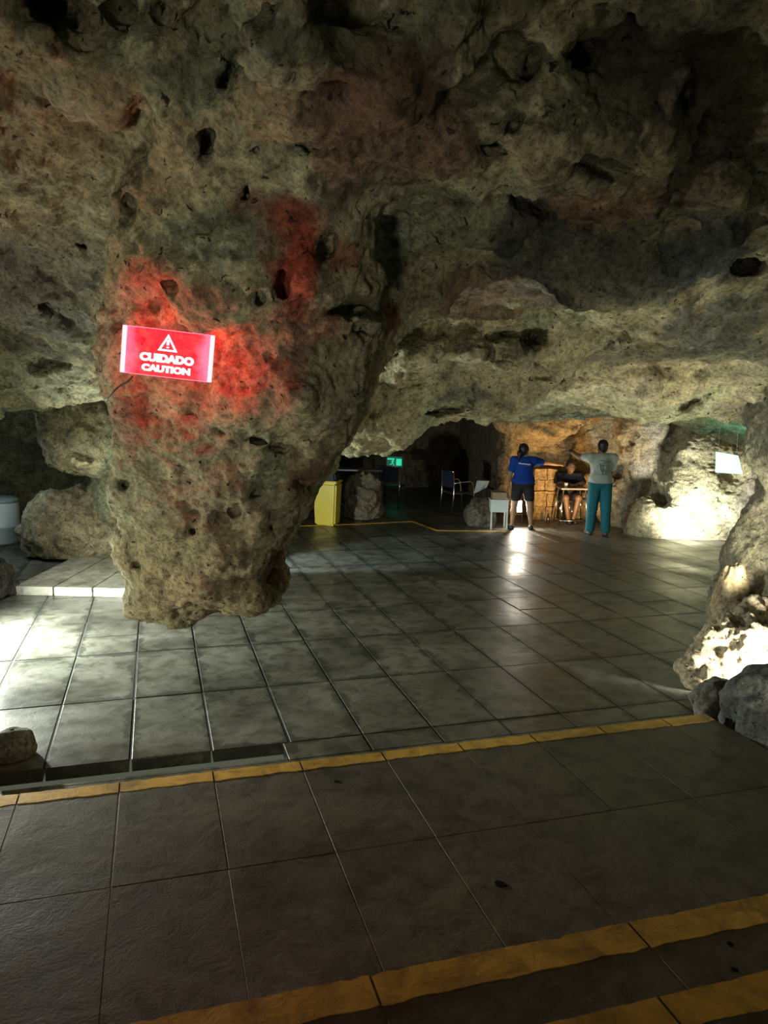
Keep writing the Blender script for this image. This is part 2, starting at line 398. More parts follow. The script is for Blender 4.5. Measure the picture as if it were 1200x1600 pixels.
def carve(px, py, rx_, ry_, ang, dep):
    c = hit(px, py); s = c[1]/F; a = radians(ang)
    right = np.array([1, 0, 0.]); d = np.array(ray(px, py).normalized()); up = np.cross(right, d); up /= np.linalg.norm(up); right = np.cross(d, up)
    u = right*cos(a)+up*sin(a); v = -right*sin(a)+up*cos(a)
    rr = (rx_*s, ry_*s, dep+0.05)
    sb, e = ell_field(c+d*0.03, rr, (u, v, d), 0.1)
    k = 0.02
    S[sb] = -smax(-S[sb], e, k)
for hdef in HOLES: carve(*hdef)

print('grid', S.shape, S.dtype); S = S.astype(np.float32)
V, Q = surface_nets(S, XS, YS, ZS); print('nets', len(V))
del S0
# drop the parts far outside what the cave shows (backs of the field)
tmp = np_mesh('tmp', V, Q)
to = link('tmp', tmp)
md = to.modifiers.new('s', 'SUBSURF'); md.subdivision_type = 'CATMULL_CLARK'; md.levels = 1; md.render_levels = 1
dg = bpy.context.evaluated_depsgraph_get(); dg.update()
em = bpy.data.meshes.new_from_object(to.evaluated_get(dg))
bpy.data.objects.remove(to); bpy.data.meshes.remove(tmp)
nv = len(em.vertices); V = np.empty(nv*3, np.float32); em.vertices.foreach_get('co', V); V = V.reshape(-1, 3)
Nn = np.empty(nv*3, np.float32); em.vertices.foreach_get('normal', Nn); Nn = Nn.reshape(-1, 3)
Q = np.empty(len(em.loops), np.int32); em.loops.foreach_get('vertex_index', Q); Q = Q.reshape(-1, 4)
bpy.data.meshes.remove(em)
print('cave verts', len(V))
# outward (towards the hollow) normals
near = np.clip(1.2-(V[:, 1]-4)/9, 0.35, 1)
disp = 0.030*fbm(V, 0.16, 4, 21) + 0.012*(np.abs(fbm(V, 0.07, 3, 31))*2-0.6)
# layered grain on the left side, dipping to the right
lg = 1-sstep(V[:, 0]/V[:, 1]*F, -470, -400)
ca, sa = cos(radians(-42)), sin(radians(-42))
G = np.stack([(V[:, 0]*ca+V[:, 2]*sa)/7, V[:, 1]/2, -V[:, 0]*sa+V[:, 2]*ca], 1)
disp += lg*0.03*fbm(G, 0.07, 3, 41)
rough_zone = 0.5+0.5*np.clip(fbm(V, 0.9, 2, 51)*2+0.4, 0, 1)
disp -= 0.040*pits(V, 0.15, 0.4, 0.10, 0.34, 61)*rough_zone
disp -= 0.026*pits(V+7.7, 0.07, 0.45, 0.2, 0.45, 62)*rough_zone
disp -= 0.06*pits(V+3.3, 0.42, 0.35, 0.08, 0.22, 63)
V2 = V+Nn*disp[:, None].astype(np.float32)

# rock colour: tan limestone, olive algae, brown iron, grey-green bloom, each in patches of its own; the sign's red glow painted in
a1 = fbm(V, 1.1, 4, 71); a2 = fbm(V, 0.6, 4, 75); a3 = fbm(V, 0.8, 4, 79); a4 = fbm(V, 0.25, 3, 83)
def mixc(c, col, f): f = np.clip(f, 0, 1)[:, None]; return c*(1-f)+np.array(col)*f
col = np.tile(np.array([0.35, 0.33, 0.20]), (len(V), 1))
col = mixc(col, (0.21, 0.17, 0.09), sstep(a1, 0.15, 0.55)*0.6)
col = mixc(col, (0.30, 0.34, 0.22), sstep(a2, 0.10, 0.45)*0.75)
col = mixc(col, (0.13, 0.125, 0.10), sstep(a3, 0.22, 0.55)*0.8)
col = mixc(col, (0.47, 0.44, 0.30), sstep(a4, 0.2, 0.6)*0.6)
wob = fbm(V, 0.22, 4, 91)*0.55
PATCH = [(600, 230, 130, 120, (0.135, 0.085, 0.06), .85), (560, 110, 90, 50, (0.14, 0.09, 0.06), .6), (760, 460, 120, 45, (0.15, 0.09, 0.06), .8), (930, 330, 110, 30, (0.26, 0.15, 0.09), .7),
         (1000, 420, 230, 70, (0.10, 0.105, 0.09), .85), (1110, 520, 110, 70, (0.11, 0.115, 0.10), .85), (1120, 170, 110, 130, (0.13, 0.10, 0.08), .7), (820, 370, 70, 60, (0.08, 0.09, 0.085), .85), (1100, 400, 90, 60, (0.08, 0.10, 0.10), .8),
         (450, 370, 45, 70, (0.42, 0.10, 0.06), .85), (470, 430, 30, 60, (0.45, 0.09, 0.055), .9), (545, 400, 45, 40, (0.30, 0.10, 0.06), .7), (600, 500, 30, 22, (0.30, 0.08, 0.05), .7), (490, 510, 60, 30, (0.36, 0.12, 0.08), .55), (390, 320, 40, 30, (0.30, 0.15, 0.09), .7),  # reds here and in the next row: sign's red glow painted into the rock
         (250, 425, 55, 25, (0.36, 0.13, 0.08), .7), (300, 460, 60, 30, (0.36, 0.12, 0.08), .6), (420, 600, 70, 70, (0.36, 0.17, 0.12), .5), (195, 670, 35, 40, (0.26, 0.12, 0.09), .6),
         (660, 350, 45, 70, (0.40, 0.42, 0.26), .8), (330, 370, 90, 50, (0.30, 0.36, 0.24), .7), (600, 380, 60, 60, (0.32, 0.40, 0.28), .6), (860, 150, 110, 60, (0.30, 0.30, 0.19), .5), (250, 230, 60, 50, (0.34, 0.34, 0.2), .5), (110, 250, 50, 60, (0.34, 0.33, 0.18), .5),
         (470, 750, 45, 40, (0.20, 0.12, 0.07), .8), (430, 890, 45, 28, (0.22, 0.12, 0.08), .8), (350, 800, 120, 60, (0.38, 0.32, 0.21), .6), (310, 920, 110, 50, (0.42, 0.35, 0.22), .8), (60, 420, 110, 110, (0.19, 0.19, 0.17), .6), (80, 600, 90, 35, (0.40, 0.42, 0.29), .7),
         (560, 640, 120, 60, (0.38, 0.37, 0.25), .6), (800, 580, 200, 50, (0.42, 0.39, 0.25), .7), (1000, 610, 120, 40, (0.34, 0.29, 0.19), .6), (450, 60, 120, 60, (0.20, 0.21, 0.15), .6)]
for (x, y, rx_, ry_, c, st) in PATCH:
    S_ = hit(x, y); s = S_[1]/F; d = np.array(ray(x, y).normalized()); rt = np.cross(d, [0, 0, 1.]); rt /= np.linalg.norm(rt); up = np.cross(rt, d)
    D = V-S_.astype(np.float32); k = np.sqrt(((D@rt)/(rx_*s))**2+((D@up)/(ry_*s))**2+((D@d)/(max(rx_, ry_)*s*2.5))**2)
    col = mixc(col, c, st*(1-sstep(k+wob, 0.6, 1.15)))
# ochre limestone of the far wall, grey flowstone of the right wall
bkv = np.interp(V[:, 0], XS, bk)
far = sstep(V[:, 1], 12.5, 13.5)*(V[:, 0] > 1.5)
col = mixc(col, (0.50, 0.31, 0.13), far*0.75*(1-sstep(V[:, 0]+a2*0.5, 3.9, 4.6)))
col = mixc(col, (0.42, 0.38, 0.30), far*0.7*sstep(V[:, 0]+a2*0.5, 3.9, 4.6))
rw = sstep(V[:, 0]-np.interp(V[:, 1], YS, w), -0.5, -0.1)*(V[:, 1] < 12)*(V[:, 2] < 2.2)
col = mixc(col, (0.20, 0.185, 0.15), rw*0.7)
col = mixc(col, (0.075, 0.07, 0.06), sstep(V[:, 1], 14.6, 15.2)*(1-sstep(V[:, 0]+0.15*a2, 2.3, 2.6))*0.85)  # shade of the unlit far chamber painted into the rock colour
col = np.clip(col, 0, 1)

# which body each face belongs to
fc = V[Q].mean(1)
Hf_i = np.clip(np.searchsorted(XS, fc[:, 0]), 0, len(XS)-1); Hf_j = np.clip(np.searchsorted(YS, fc[:, 1]), 0, len(YS)-1)
hf = Hc[Hf_i, Hf_j]
cls = np.zeros(len(fc), int)                          # 0 ceiling
wr = np.interp(fc[:, 1], YS, w); wlv = np.interp(fc[:, 1], YS, wlft); bb = np.interp(fc[:, 0], XS, bk)
low = fc[:, 2] < hf-0.35
cls[low & (fc[:, 0] > wr-0.45)] = 2
cls[low & (fc[:, 0] < wlv+1.6)] = 3
cls[low & (fc[:, 1] > bb-1.1) & (cls == 0)] = 1
cls[(fc[:, 1] > 12.2) & (fc[:, 0] > 4.1) & low] = 2
cls[low & (fc[:, 0] < -2.6) & (fc[:, 1] > 7.6) & (cls != 3)] = 1
pp = poly_sdf(fc[:, 0], fc[:, 2], poly)
inp = (pp > -0.16) & (np.abs(fc[:, 1]-(YP-SH*(fc[:, 2]-1.6))) < 1.0) & (fc[:, 2]+0.10*np.sin(fc[:, 0]*5) < 2.72) & (fc[:, 0] < 0.1)
cls[inp] = 4
names = {0: 'ceiling', 1: 'wall_back', 2: 'wall_right', 3: 'wall_left', 4: 'hanging_rock'}
tmpm = np_mesh('tmpn', V2, Q); N2 = np.empty(len(V2)*3, np.float32); tmpm.vertices.foreach_get('normal', N2); N2 = N2.reshape(-1, 3); bpy.data.meshes.remove(tmpm)
CAVE = {}
for c, nm in names.items():
    q = Q[cls == c]
    if not len(q): continue
    ids, inv = np.unique(q, return_inverse=True)
    me = np_mesh(nm, V2[ids], inv.reshape(-1, 4))
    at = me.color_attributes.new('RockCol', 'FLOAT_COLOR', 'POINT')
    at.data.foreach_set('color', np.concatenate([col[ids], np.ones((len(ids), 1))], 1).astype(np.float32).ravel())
    o = link(nm, me, M_ROCK, None, True)
    me.normals_split_custom_set_from_vertices(N2[ids].tolist())
    CAVE[nm] = o
    if c != 4: tag(o, {0: 'rough pitted limestone cave ceiling', 1: 'rough limestone cave wall at the far end', 2: 'rough limestone cave wall and column on the right', 3: 'rough limestone cave wall on the left'}[c], 'cave ceiling' if c == 0 else 'cave wall', kind='structure')
tag(CAVE['hanging_rock'], 'large pitted limestone mass hanging down from the ceiling behind the red caution sign', 'rock')

# ------------------------------------------------------------------ floor: slabs in a frame turned to the steps
A0 = radians(106.83); U = Vector((cos(A0), sin(A0), 0)); W = Vector((sin(A0), -cos(A0), 0))
def uv(u, v, z=0.0): return U*u+W*v+Vector((0, 0, z))
def concrete(name, col, rough=(0.35, 0.6), wear=0.4, joint_dirt=False):
    m, nt, b = new_mat(name); N = nt.nodes; L = nt.links
    tc = N.new('ShaderNodeTexCoord')
    def noise(s, d=6, r=0.6, dist=0.0):
        n = N.new('ShaderNodeTexNoise'); n.inputs['Scale'].default_value = s; n.inputs['Detail'].default_value = d
        n.inputs['Roughness'].default_value = r; n.inputs['Distortion'].default_value = dist
        L.new(tc.outputs['Object'], n.inputs['Vector']); return n
    n1 = noise(1.3, 5, 0.6, 0.5); n2 = noise(7, 8, 0.65, 0.4); n3 = noise(90, 3, 0.5)
    r1 = N.new('ShaderNodeValToRGB'); e = r1.color_ramp.elements
    e[0].position = 0.32; e[0].color = (*[c*(1-wear) for c in col], 1); e[1].position = 0.68; e[1].color = (*[c*(1+wear) for c in col], 1)
    L.new(n1.outputs['Fac'], r1.inputs['Fac'])
    r2 = N.new('ShaderNodeValToRGB'); e = r2.color_ramp.elements
    e[0].position = 0.33; e[0].color = (0.45, 0.44, 0.43, 1); e[1].position = 0.56; e[1].color = (1, 1, 1, 1)
    L.new(n2.outputs['Fac'], r2.inputs['Fac'])
    mx = N.new('ShaderNodeMix'); mx.data_type = 'RGBA'; mx.blend_type = 'MULTIPLY'; mx.inputs[0].default_value = 1
    L.new(r1.outputs['Color'], mx.inputs[6]); L.new(r2.outputs['Color'], mx.inputs[7])
    cout = mx.outputs[2]
    if joint_dirt:      # black dirt and moss grown outwards from the joints
        nd = noise(5, 6, 0.7, 0.6); fac = None
        def math(op, a_, b2=None):
            q = N.new('ShaderNodeMath'); q.operation = op
            for i_, v_ in enumerate((a_, b2)):
                if v_ is None: continue
                if isinstance(v_, (int, float)): q.inputs[i_].default_value = v_
                else: L.new(v_, q.inputs[i_])
            return q.outputs[0]
        for vec, off, per in ((W, -0.66, 0.48), (U, 4.54, 1.005)):
            dt = N.new('ShaderNodeVectorMath'); dt.operation = 'DOT_PRODUCT'; L.new(tc.outputs['Object'], dt.inputs[0]); dt.inputs[1].default_value = vec
            d_ = math('MULTIPLY', math('PINGPONG', math('SUBTRACT', dt.outputs['Value'], off), per/2), 1.0)
            t_ = math('MULTIPLY', math('SUBTRACT', nd.outputs['Fac'], 0.40), 0.34)
            m_ = N.new('ShaderNodeMapRange'); L.new(math('SUBTRACT', t_, d_), m_.inputs['Value']); m_.inputs['From Min'].default_value = -0.012; m_.inputs['From Max'].default_value = 0.02
            fac = m_.outputs['Result'] if fac is None else math('MAXIMUM', fac, m_.outputs['Result'])
        md_ = N.new('ShaderNodeMix'); md_.data_type = 'RGBA'; L.new(math('MULTIPLY', fac, 0.75), md_.inputs[0]); L.new(cout, md_.inputs[6]); md_.inputs[7].default_value = (0.03, 0.032, 0.028, 1); cout = md_.outputs[2]
    L.new(cout, b.inputs['Base Color'])
    mr = N.new('ShaderNodeMapRange'); mr.inputs['To Min'].default_value = rough[0]; mr.inputs['To Max'].default_value = rough[1]
    mr.inputs['From Min'].default_value = 0.35; mr.inputs['From Max'].default_value = 0.65
    L.new(n1.outputs['Fac'], mr.inputs['Value']); L.new(mr.outputs['Result'], b.inputs['Roughness'])
    bp = N.new('ShaderNodeBump'); bp.inputs['Strength'].default_value = 0.35; bp.inputs['Distance'].default_value = 0.01
    L.new(n2.outputs['Fac'], bp.inputs['Height'])
    bp2 = N.new('ShaderNodeBump'); bp2.inputs['Strength'].default_value = 0.25; bp2.inputs['Distance'].default_value = 0.003
    L.new(n3.outputs['Fac'], bp2.inputs['Height']); L.new(bp.outputs['Normal'], bp2.inputs['Normal']); L.new(bp2.outputs['Normal'], b.inputs['Normal'])
    b.inputs['Specular IOR Level'].default_value = 0.45
    return m
M_FLOOR = concrete('floor_slab', (0.14, 0.142, 0.12), (0.28, 0.55), 0.4, True)
M_STEP = concrete('step_slab', (0.125, 0.115, 0.088), (0.5, 0.7), 0.3)
M_GROUT = plain('joint_grout', (0.026, 0.026, 0.024), 0.9, 0, 0.5, 5)
M_YEL = concrete('yellow_paint', (0.78, 0.50, 0.09), (0.5, 0.65), 0.25)

rnd = random.Random(4)
def slab(bm, u0, u1, v0, v1, z, th=0.08, gap=0.006, tilt=0.0008, bev=0.002):
    uu = [u0+gap+rnd.uniform(0, .004), u1-gap-rnd.uniform(0, .004)]; vv = [v0+gap+rnd.uniform(0, .004), v1-gap-rnd.uniform(0, .004)]
    c4 = [(uu[0], vv[0]), (uu[1], vv[0]), (uu[1], vv[1]), (uu[0], vv[1])]
    dz = [rnd.uniform(-tilt, tilt) for _ in range(4)]; off = rnd.uniform(-tilt, tilt)
    zz = [z+off+d for d in dz]
    cu, cv = sum(uu)/2, sum(vv)/2
    def inset(p, b): return (p[0]+(b if p[0] < cu else -b), p[1]+(b if p[1] < cv else -b))
    bot = [bm.verts.new(uv(p[0], p[1], z-th)) for p in c4]
    mid = [bm.verts.new(uv(p[0], p[1], h-bev)) for p, h in zip(c4, zz)]
    top = [bm.verts.new(uv(*inset(p, bev), h)) for p, h in zip(c4, zz)]
    for i in range(4):
        j = (i+1) % 4
        bm.faces.new((bot[j], bot[i], mid[i], mid[j])); bm.faces.new((mid[j], mid[i], top[i], top[j]))
    bm.faces.new(top)
bm = bmesh.new()
vlines = [-0.66+0.48*k for k in range(-16, 24)]
ulines = [4.30, 4.54, 5.52, 6.57, 7.56, 8.55]+[8.55+k*0.98 for k in range(1, 16)]
GUT = (-0.95, 0.73)
for i in range(len(ulines)-1):
    u0, u1 = ulines[i], ulines[i+1]
    sh = 0 if i < 5 else rnd.uniform(-.03, .03)
    for k in range(len(vlines)-1):
        v0, v1 = vlines[k]+sh, vlines[k+1]+sh
        p = uv((u0+u1)/2, (v0+v1)/2)
        if p.x < -7.5 or p.x > 7.5 or p.y > 21: continue
        if i == 0 and v0 > GUT[0]-.3 and v1 < GUT[1]+.3: continue
        if i == 3 and k % 3 == 1: continue
        slab(bm, u0, u1, v0, v1, 0.0, gap=0.006 if (i < 4 and v0 < 1.6) else 0.0025, tilt=0.0009)
for k in range(len(vlines)-1):      # the slabs skipped above, split in two rows
    p = uv(7, vlines[k])
    if k % 3 == 1 and abs(p.x) < 7: slab(bm, 6.57, 7.08, vlines[k], vlines[k+1], 0.0); slab(bm, 7.08, 7.56, vlines[k], vlines[k+1], 0.0)
slab(bm, 3.6, 4.30, -8, 8, 0.0, gap=0.0)
slab(bm, 4.30, 4.335, GUT[0], GUT[1], 0.0, gap=0.0); slab(bm, 4.30, 4.54, -1.75, GUT[0], 0.0); slab(bm, 4.30, 4.54, GUT[1], 1.26, 0.0)
o = from_bm('floor', bm, M_FLOOR); tag(o, 'damp grey concrete slab floor of the cave', 'floor', kind='structure')
# bedding under the slabs (joints and the drain bottom)
bm = bmesh.new()
vs = [bm.verts.new(uv(a, b_, -0.003)) for a, b_ in ((4.54, -9), (22, -9), (22, 14), (4.54, 14))]; bm.faces.new(vs)
vs = [bm.verts.new(uv(a, b_, -0.003)) for a, b_ in ((-2, -9), (4.31, -9), (4.31, 14), (-2, 14))]; bm.faces.new(vs)
vs = [bm.verts.new(uv(a, b_, -0.003)) for a, b_ in ((4.31, 0.73), (4.54, 0.73), (4.54, 14), (4.31, 14))]; bm.faces.new(vs)
vs = [bm.verts.new(uv(a, b_, -0.003)) for a, b_ in ((4.31, -9), (4.54, -9), (4.54, -.95), (4.31, -.95))]; bm.faces.new(vs)
bm_box(bm, (0, 0, 0), (1, 1, 1))
bm.verts.ensure_lookup_table()
for v in list(bm.verts)[-8:]:
    c = v.co.copy(); v.co = uv(4.30+c.x*0.27, -0.96+c.y*1.71, -0.20+c.z*0.02)
o = from_bm('trim_1', bm, M_GROUT); tag(o, 'dark joints and drain channel between the floor slabs', 'floor', kind='structure')

def step(u_far, u_near, z, vjoints, stripe, label, vmin=-6.0, vmax=6.0, rows=None, mid_rows=()):
    root = empty('stair_step', uv((u_far+u_near)/2, 0, z-0.17))
    inv = Matrix.Translation(-root.location)
    tag(root, label, 'step')
    bm = bmesh.new()
    js = [vmin]+vjoints+[vmax]
    us = [u_near]+list(rows or [])+[u_far-stripe]
    for i in range(len(us)-1):
        for k in range(len(js)-1): slab(bm, us[i], us[i+1], js[k], js[k+1], z, gap=0.001, bev=0.001, tilt=0.0004)
    # body beneath
    vs = []
    for zz in (z-0.17, z-0.0015):
        for a, b_ in ((u_near, vmin), (u_far-0.006, vmin), (u_far-0.006, vmax), (u_near, vmax)): vs.append(bm.verts.new(uv(a, b_, zz)))
    bm.faces.new(vs[3::-1]); bm.faces.new(vs[4:])
    for i in range(4): bm.faces.new((vs[i], vs[(i+1) % 4], vs[4+(i+1) % 4], vs[4+i]))
    bmesh.ops.transform(bm, matrix=inv, verts=bm.verts[:])
    from_bm('tread', bm, M_STEP, root)
    # painted nosing in lengths, with a chipped ragged outline
    bm = bmesh.new()
    for k in range(len(js)-1):
        a, b_ = js[k]+0.004, js[k+1]-0.004; n = max(2, int((b_-a)/0.03))
        f_ = [u_far-abs(rnd.gauss(0, .0028))-(0.008 if rnd.random() < .04 else 0) for _ in range(n+1)]
        g_ = [u_far-stripe+rnd.gauss(0, .0022)+0.004*sin(i*.9+k) for i in range(n+1)]
        rows_ = []
        for i in range(n+1):
            v_ = a+(b_-a)*i/n
            rows_.append([bm.verts.new(uv(g_[i], v_, z-0.01)), bm.verts.new(uv(g_[i], v_, z+0.002)), bm.verts.new(uv(f_[i]-0.006, v_, z+0.002)), bm.verts.new(uv(f_[i], v_, z-0.006)), bm.verts.new(uv(f_[i], v_, z-0.06))])
        for i in range(n):
            for q in range(4): bm.faces.new((rows_[i][q], rows_[i+1][q], rows_[i+1][q+1], rows_[i][q+1]))
    bmesh.ops.transform(bm, matrix=inv, verts=bm.verts[:])
    bmesh.ops.recalc_face_normals(bm, faces=bm.faces[:])
    e = from_bm('painted_edge', bm, M_YEL, root); e['label'] = 'worn yellow painted edge'
    return root
jn = [-5.0+0.475*0]+[]
J1 = [-0.21-0.475*k for k in range(8, 0, -1)]+[-0.21+0.47*k for k in range(0, 8)]
step(3.94, 2.11, 0.17, J1, 0.11, 'wide dark concrete landing below the caution sign, lowest step, thin yellow edge', -3.2, 3.42, rows=[3.04])
step(2.11, 1.62, 0.34, [-2.35, -1.4, -0.35, 0.62, 1.57, 2.45], 0.135, 'middle concrete step with the broad yellow edge, one step above the wide landing', -3.1, 3.0)
step(1.62, -1.6, 0.51, [-1.3, -0.25, 0.77, 1.32, 2.3], 0.12, 'topmost concrete step in the bottom right corner, edge painted yellow', -3.0, 2.9)

# ------------------------------------------------------------------ loose rocks
def boulder(name, label, c, r, seed, tint, rz=0.0, sub=5, rough=0.14, jag=0.5, flat=True, mat=None, ribs=0.0):
    bm = bmesh.new(); bmesh.ops.create_icosphere(bm, subdivisions=sub, radius=1.0)
    P = np.array([v.co[:] for v in bm.verts], np.float32)
    Pw = P*np.array(r, np.float32)
    d = rough*2.2*fbm(P+seed, 0.9, 3, seed)+rough*fbm(Pw+seed, 0.16, 4, seed+4)*jag*2-0.10*pits(Pw+seed, 0.12, 0.6, 0.2, 0.42, seed+7)
    if ribs: d = d+ribs*np.sin(np.arctan2(P[:, 1], P[:, 0])*9+fbm(Pw, 0.2, 2, 5)*2)
    Pn = P*(1+d[:, None])*np.array(r)
    if flat:
        z0 = -r[2]*0.45; Pn[:, 2] = np.where(Pn[:, 2] < z0, z0+(Pn[:, 2]-z0)*0.05, Pn[:, 2])
        Pn[:, 2] -= Pn[:, 2].min()
    for v, p in zip(bm.verts, Pn): v.co = p
    o = from_bm(name, bm, mat or rock_mat('stone_'+str(seed), False, tint), None, True)
    o.location = c; o.rotation_euler = (0, 0, rz); tag(o, label, 'rock'); return o
g = onz(1140, 1100)
boulder('boulder', 'jagged pale boulder brightly floodlit at the right edge', (2.98, 5.95, 0), (0.42, 0.30, 0.40), 11, (0.50, 0.44, 0.32), 0.3, 6, 0.16, 1.0)
boulder('boulder', 'small knobbly pale stone at the left end of the brightly lit boulder on the right', (2.52, 5.72, 0), (0.16, 0.16, 0.17), 13, (0.46, 0.40, 0.29), 1.0, 5, 0.18, 1.0)
boulder('boulder', 'dark smooth boulder in front of the floodlit boulder at the right edge', (2.68, 4.72, 0), (0.50, 0.40, 0.34), 17, (0.12, 0.13, 0.125), 0.2, 6, 0.10, 0.4)
boulder('boulder', 'small dark stone between the yellow edge and the floodlit rock', (2.40, 5.20, 0), (0.18, 0.17, 0.16), 19, (0.17, 0.17, 0.15), 0.7, 5, 0.14, 0.6)
boulder('stalagmite', 'ribbed flowstone stub on the foot of the right rock column', (3.12, 6.62, 0.0), (0.17, 0.19, 0.55), 23, (0.38, 0.31, 0.20), 0, 5, 0.05, 0.5, True, None, 0.02)
p = onz(100, 882)
boulder('boulder', 'rounded tan rock mound on the pale kerb slab left of the hanging rock', (p.x-0.03, p.y+0.5, 0.03), (0.82, 0.5, 0.60), 29, (0.42, 0.37, 0.25), 0.0, 6, 0.07, 0.8)
p = onz(568, 813)
boulder('boulder', 'rough grey rubble boulder right of the yellow bin', (p.x, p.y+0.3, 0), (0.37, 0.34, 0.58), 31, (0.26, 0.23, 0.18), 0.4, 6, 0.10, 1.0)
p = onz(752, 826)
boulder('boulder', 'dark brown boulder beside the low white table, left of the person in blue', (p.x, p.y+0.25, 0), (0.25, 0.24, 0.34), 37, (0.17, 0.15, 0.12), 0.4, 5, 0.12, 1.0)
p = onz(-18, 936)
boulder('boulder', 'dark stone at the left edge beside the end of the pale kerb slab', (p.x, p.y+0.1, 0), (0.24, 0.22, 0.33), 41, (0.12, 0.12, 0.11), 0.4, 5, 0.12, 0.7)
p = onz(5, 1196)
boulder('boulder', 'small pale stone at the left edge just beyond the thin yellow edge', (p.x, p.y+0.12, 0), (0.14, 0.11, 0.12), 43, (0.30, 0.31, 0.27), 0.4, 5, 0.06, 0.3)
p = onz(1005, 816)
boulder('boulder', 'tiny pale stone on the floor at the foot of the far wall', (p.x, p.y, 0), (0.09, 0.06, 0.07), 47, (0.5, 0.46, 0.38), 0.4, 4, 0.10, 0.5)

# pale kerb slab under the mound
M_PALE = concrete('pale_concrete', (0.42, 0.42, 0.36), (0.35, 0.5), 0.25)
a = onz(22, 930); b = onz(200, 930)
bm = bmesh.new(); L_ = b.x+0.5-a.x; n = 4
for i in range(n): bm_box(bm, (L_*i/n+0.006, 0.0, 0.0), (L_*(i+1)/n-0.006, 1.75, 0.10), None, 0.015)
o = from_bm('kerb_slab', bm, M_PALE); o.location = (a.x, a.y, 0); tag(o, 'low pale concrete kerb slab carrying the tan rock mound on the left', 'slab')

# wall of squared blocks behind the person in blue
def block_wall():
    bm = bmesh.new(); rn = random.Random(3); z = 0.0
    for row, hh in enumerate((0.26, 0.24, 0.05, 0.22, 0.2)):
        x = 0.0; prot = 0.06 if row == 2 else 0.0
        while x < 0.40:
            w_ = rn.uniform(0.2, 0.34); x1 = min(x+w_, 0.42)
            if x1 > 0.36: x1 = 0.42
            bm_box(bm, (x+0.004-(prot/2), -prot, z+0.003), (x1-0.004+(prot/2), 0.4, z+hh-0.003), None, 0.012)
            x = x1
        z += hh
    bmesh.ops.subdivide_edges(bm, edges=bm.edges[:], cuts=2, use_grid_fill=True)
    P = np.array([v.co[:] for v in bm.verts], np.float32)
    d = 0.02*np.stack([fbm(P, 0.1, 3, s_) for s_ in (1, 2, 3)], 1)
    for v, q in zip(bm.verts, d): v.co = v.co+Vector(q.tolist())
    return from_bm('stone_block_wall', bm, rock_mat('block_stone', False, (0.50, 0.33, 0.16)), None, False)
o = block_wall(); p = onz(832, 812); o.location = (p.x, p.y-0.02, 0)
tag(o, 'short wall of squared ochre stone blocks between the person in blue and the seated person', 'wall')

# ------------------------------------------------------------------ caution sign
M_CLEAR, nt, b_ = new_mat('lit_red_acrylic')
N = nt.nodes; L = nt.links
for n_ in list(N): 
    if n_.type != 'OUTPUT_MATERIAL': N.remove(n_)
out = [n_ for n_ in N if n_.type == 'OUTPUT_MATERIAL'][0]
tr = N.new('ShaderNodeBsdfTransparent'); tr.inputs[0].default_value = (1.0, 0.75, 0.78, 1)
em_ = N.new('ShaderNodeEmission'); gl = N.new('ShaderNodeBsdfGlossy'); gl.inputs['Roughness'].default_value = 0.05
tc = N.new('ShaderNodeTexCoord'); sx = N.new('ShaderNodeSeparateXYZ'); L.new(tc.outputs['Object'], sx.inputs[0])
ab = N.new('ShaderNodeMath'); ab.operation = 'ABSOLUTE'; L.new(sx.outputs['X'], ab.inputs[0])
nz = N.new('ShaderNodeTexNoise'); nz.inputs['Scale'].default_value = 9; nz.inputs['Detail'].default_value = 4; L.new(tc.outputs['Object'], nz.inputs['Vector'])
ad = N.new('ShaderNodeMath'); ad.operation = 'MULTIPLY_ADD'; ad.inputs[1].default_value = 0.16; L.new(nz.outputs['Fac'], ad.inputs[0]); L.new(ab.outputs[0], ad.inputs[2])
rp = N.new('ShaderNodeValToRGB'); rp.color_ramp.elements[0].position = 0.20; rp.color_ramp.elements[0].color = (0.80, 0.0, 0.025, 1)
rp.color_ramp.elements[1].position = 0.26; rp.color_ramp.elements[1].color = (0.95, 0.16, 0.30, 1)
L.new(ad.outputs[0], rp.inputs['Fac']); L.new(rp.outputs['Color'], em_.inputs['Color']); em_.inputs['Strength'].default_value = 0.75
a1_ = N.new('ShaderNodeAddShader'); mxs = N.new('ShaderNodeMixShader'); mxs.inputs[0].default_value = 0.06
L.new(tr.outputs[0], mxs.inputs[1]); L.new(gl.outputs[0], mxs.inputs[2]); L.new(mxs.outputs[0], a1_.inputs[0]); L.new(em_.outputs[0], a1_.inputs[1]); L.new(a1_.outputs[0], out.inputs['Surface'])
M_RIM = emis('red_led_rim', (1.0, 0.42, 0.50), 2.2)
M_LET = emis('lit_lettering', (1.0, 0.80, 0.85), 1.6)
M_CHROME = plain('chrome', (0.75, 0.76, 0.77), 0.22, 1.0, 0.04)
M_BLACK = plain('black_plastic', (0.02, 0.02, 0.022), 0.5)

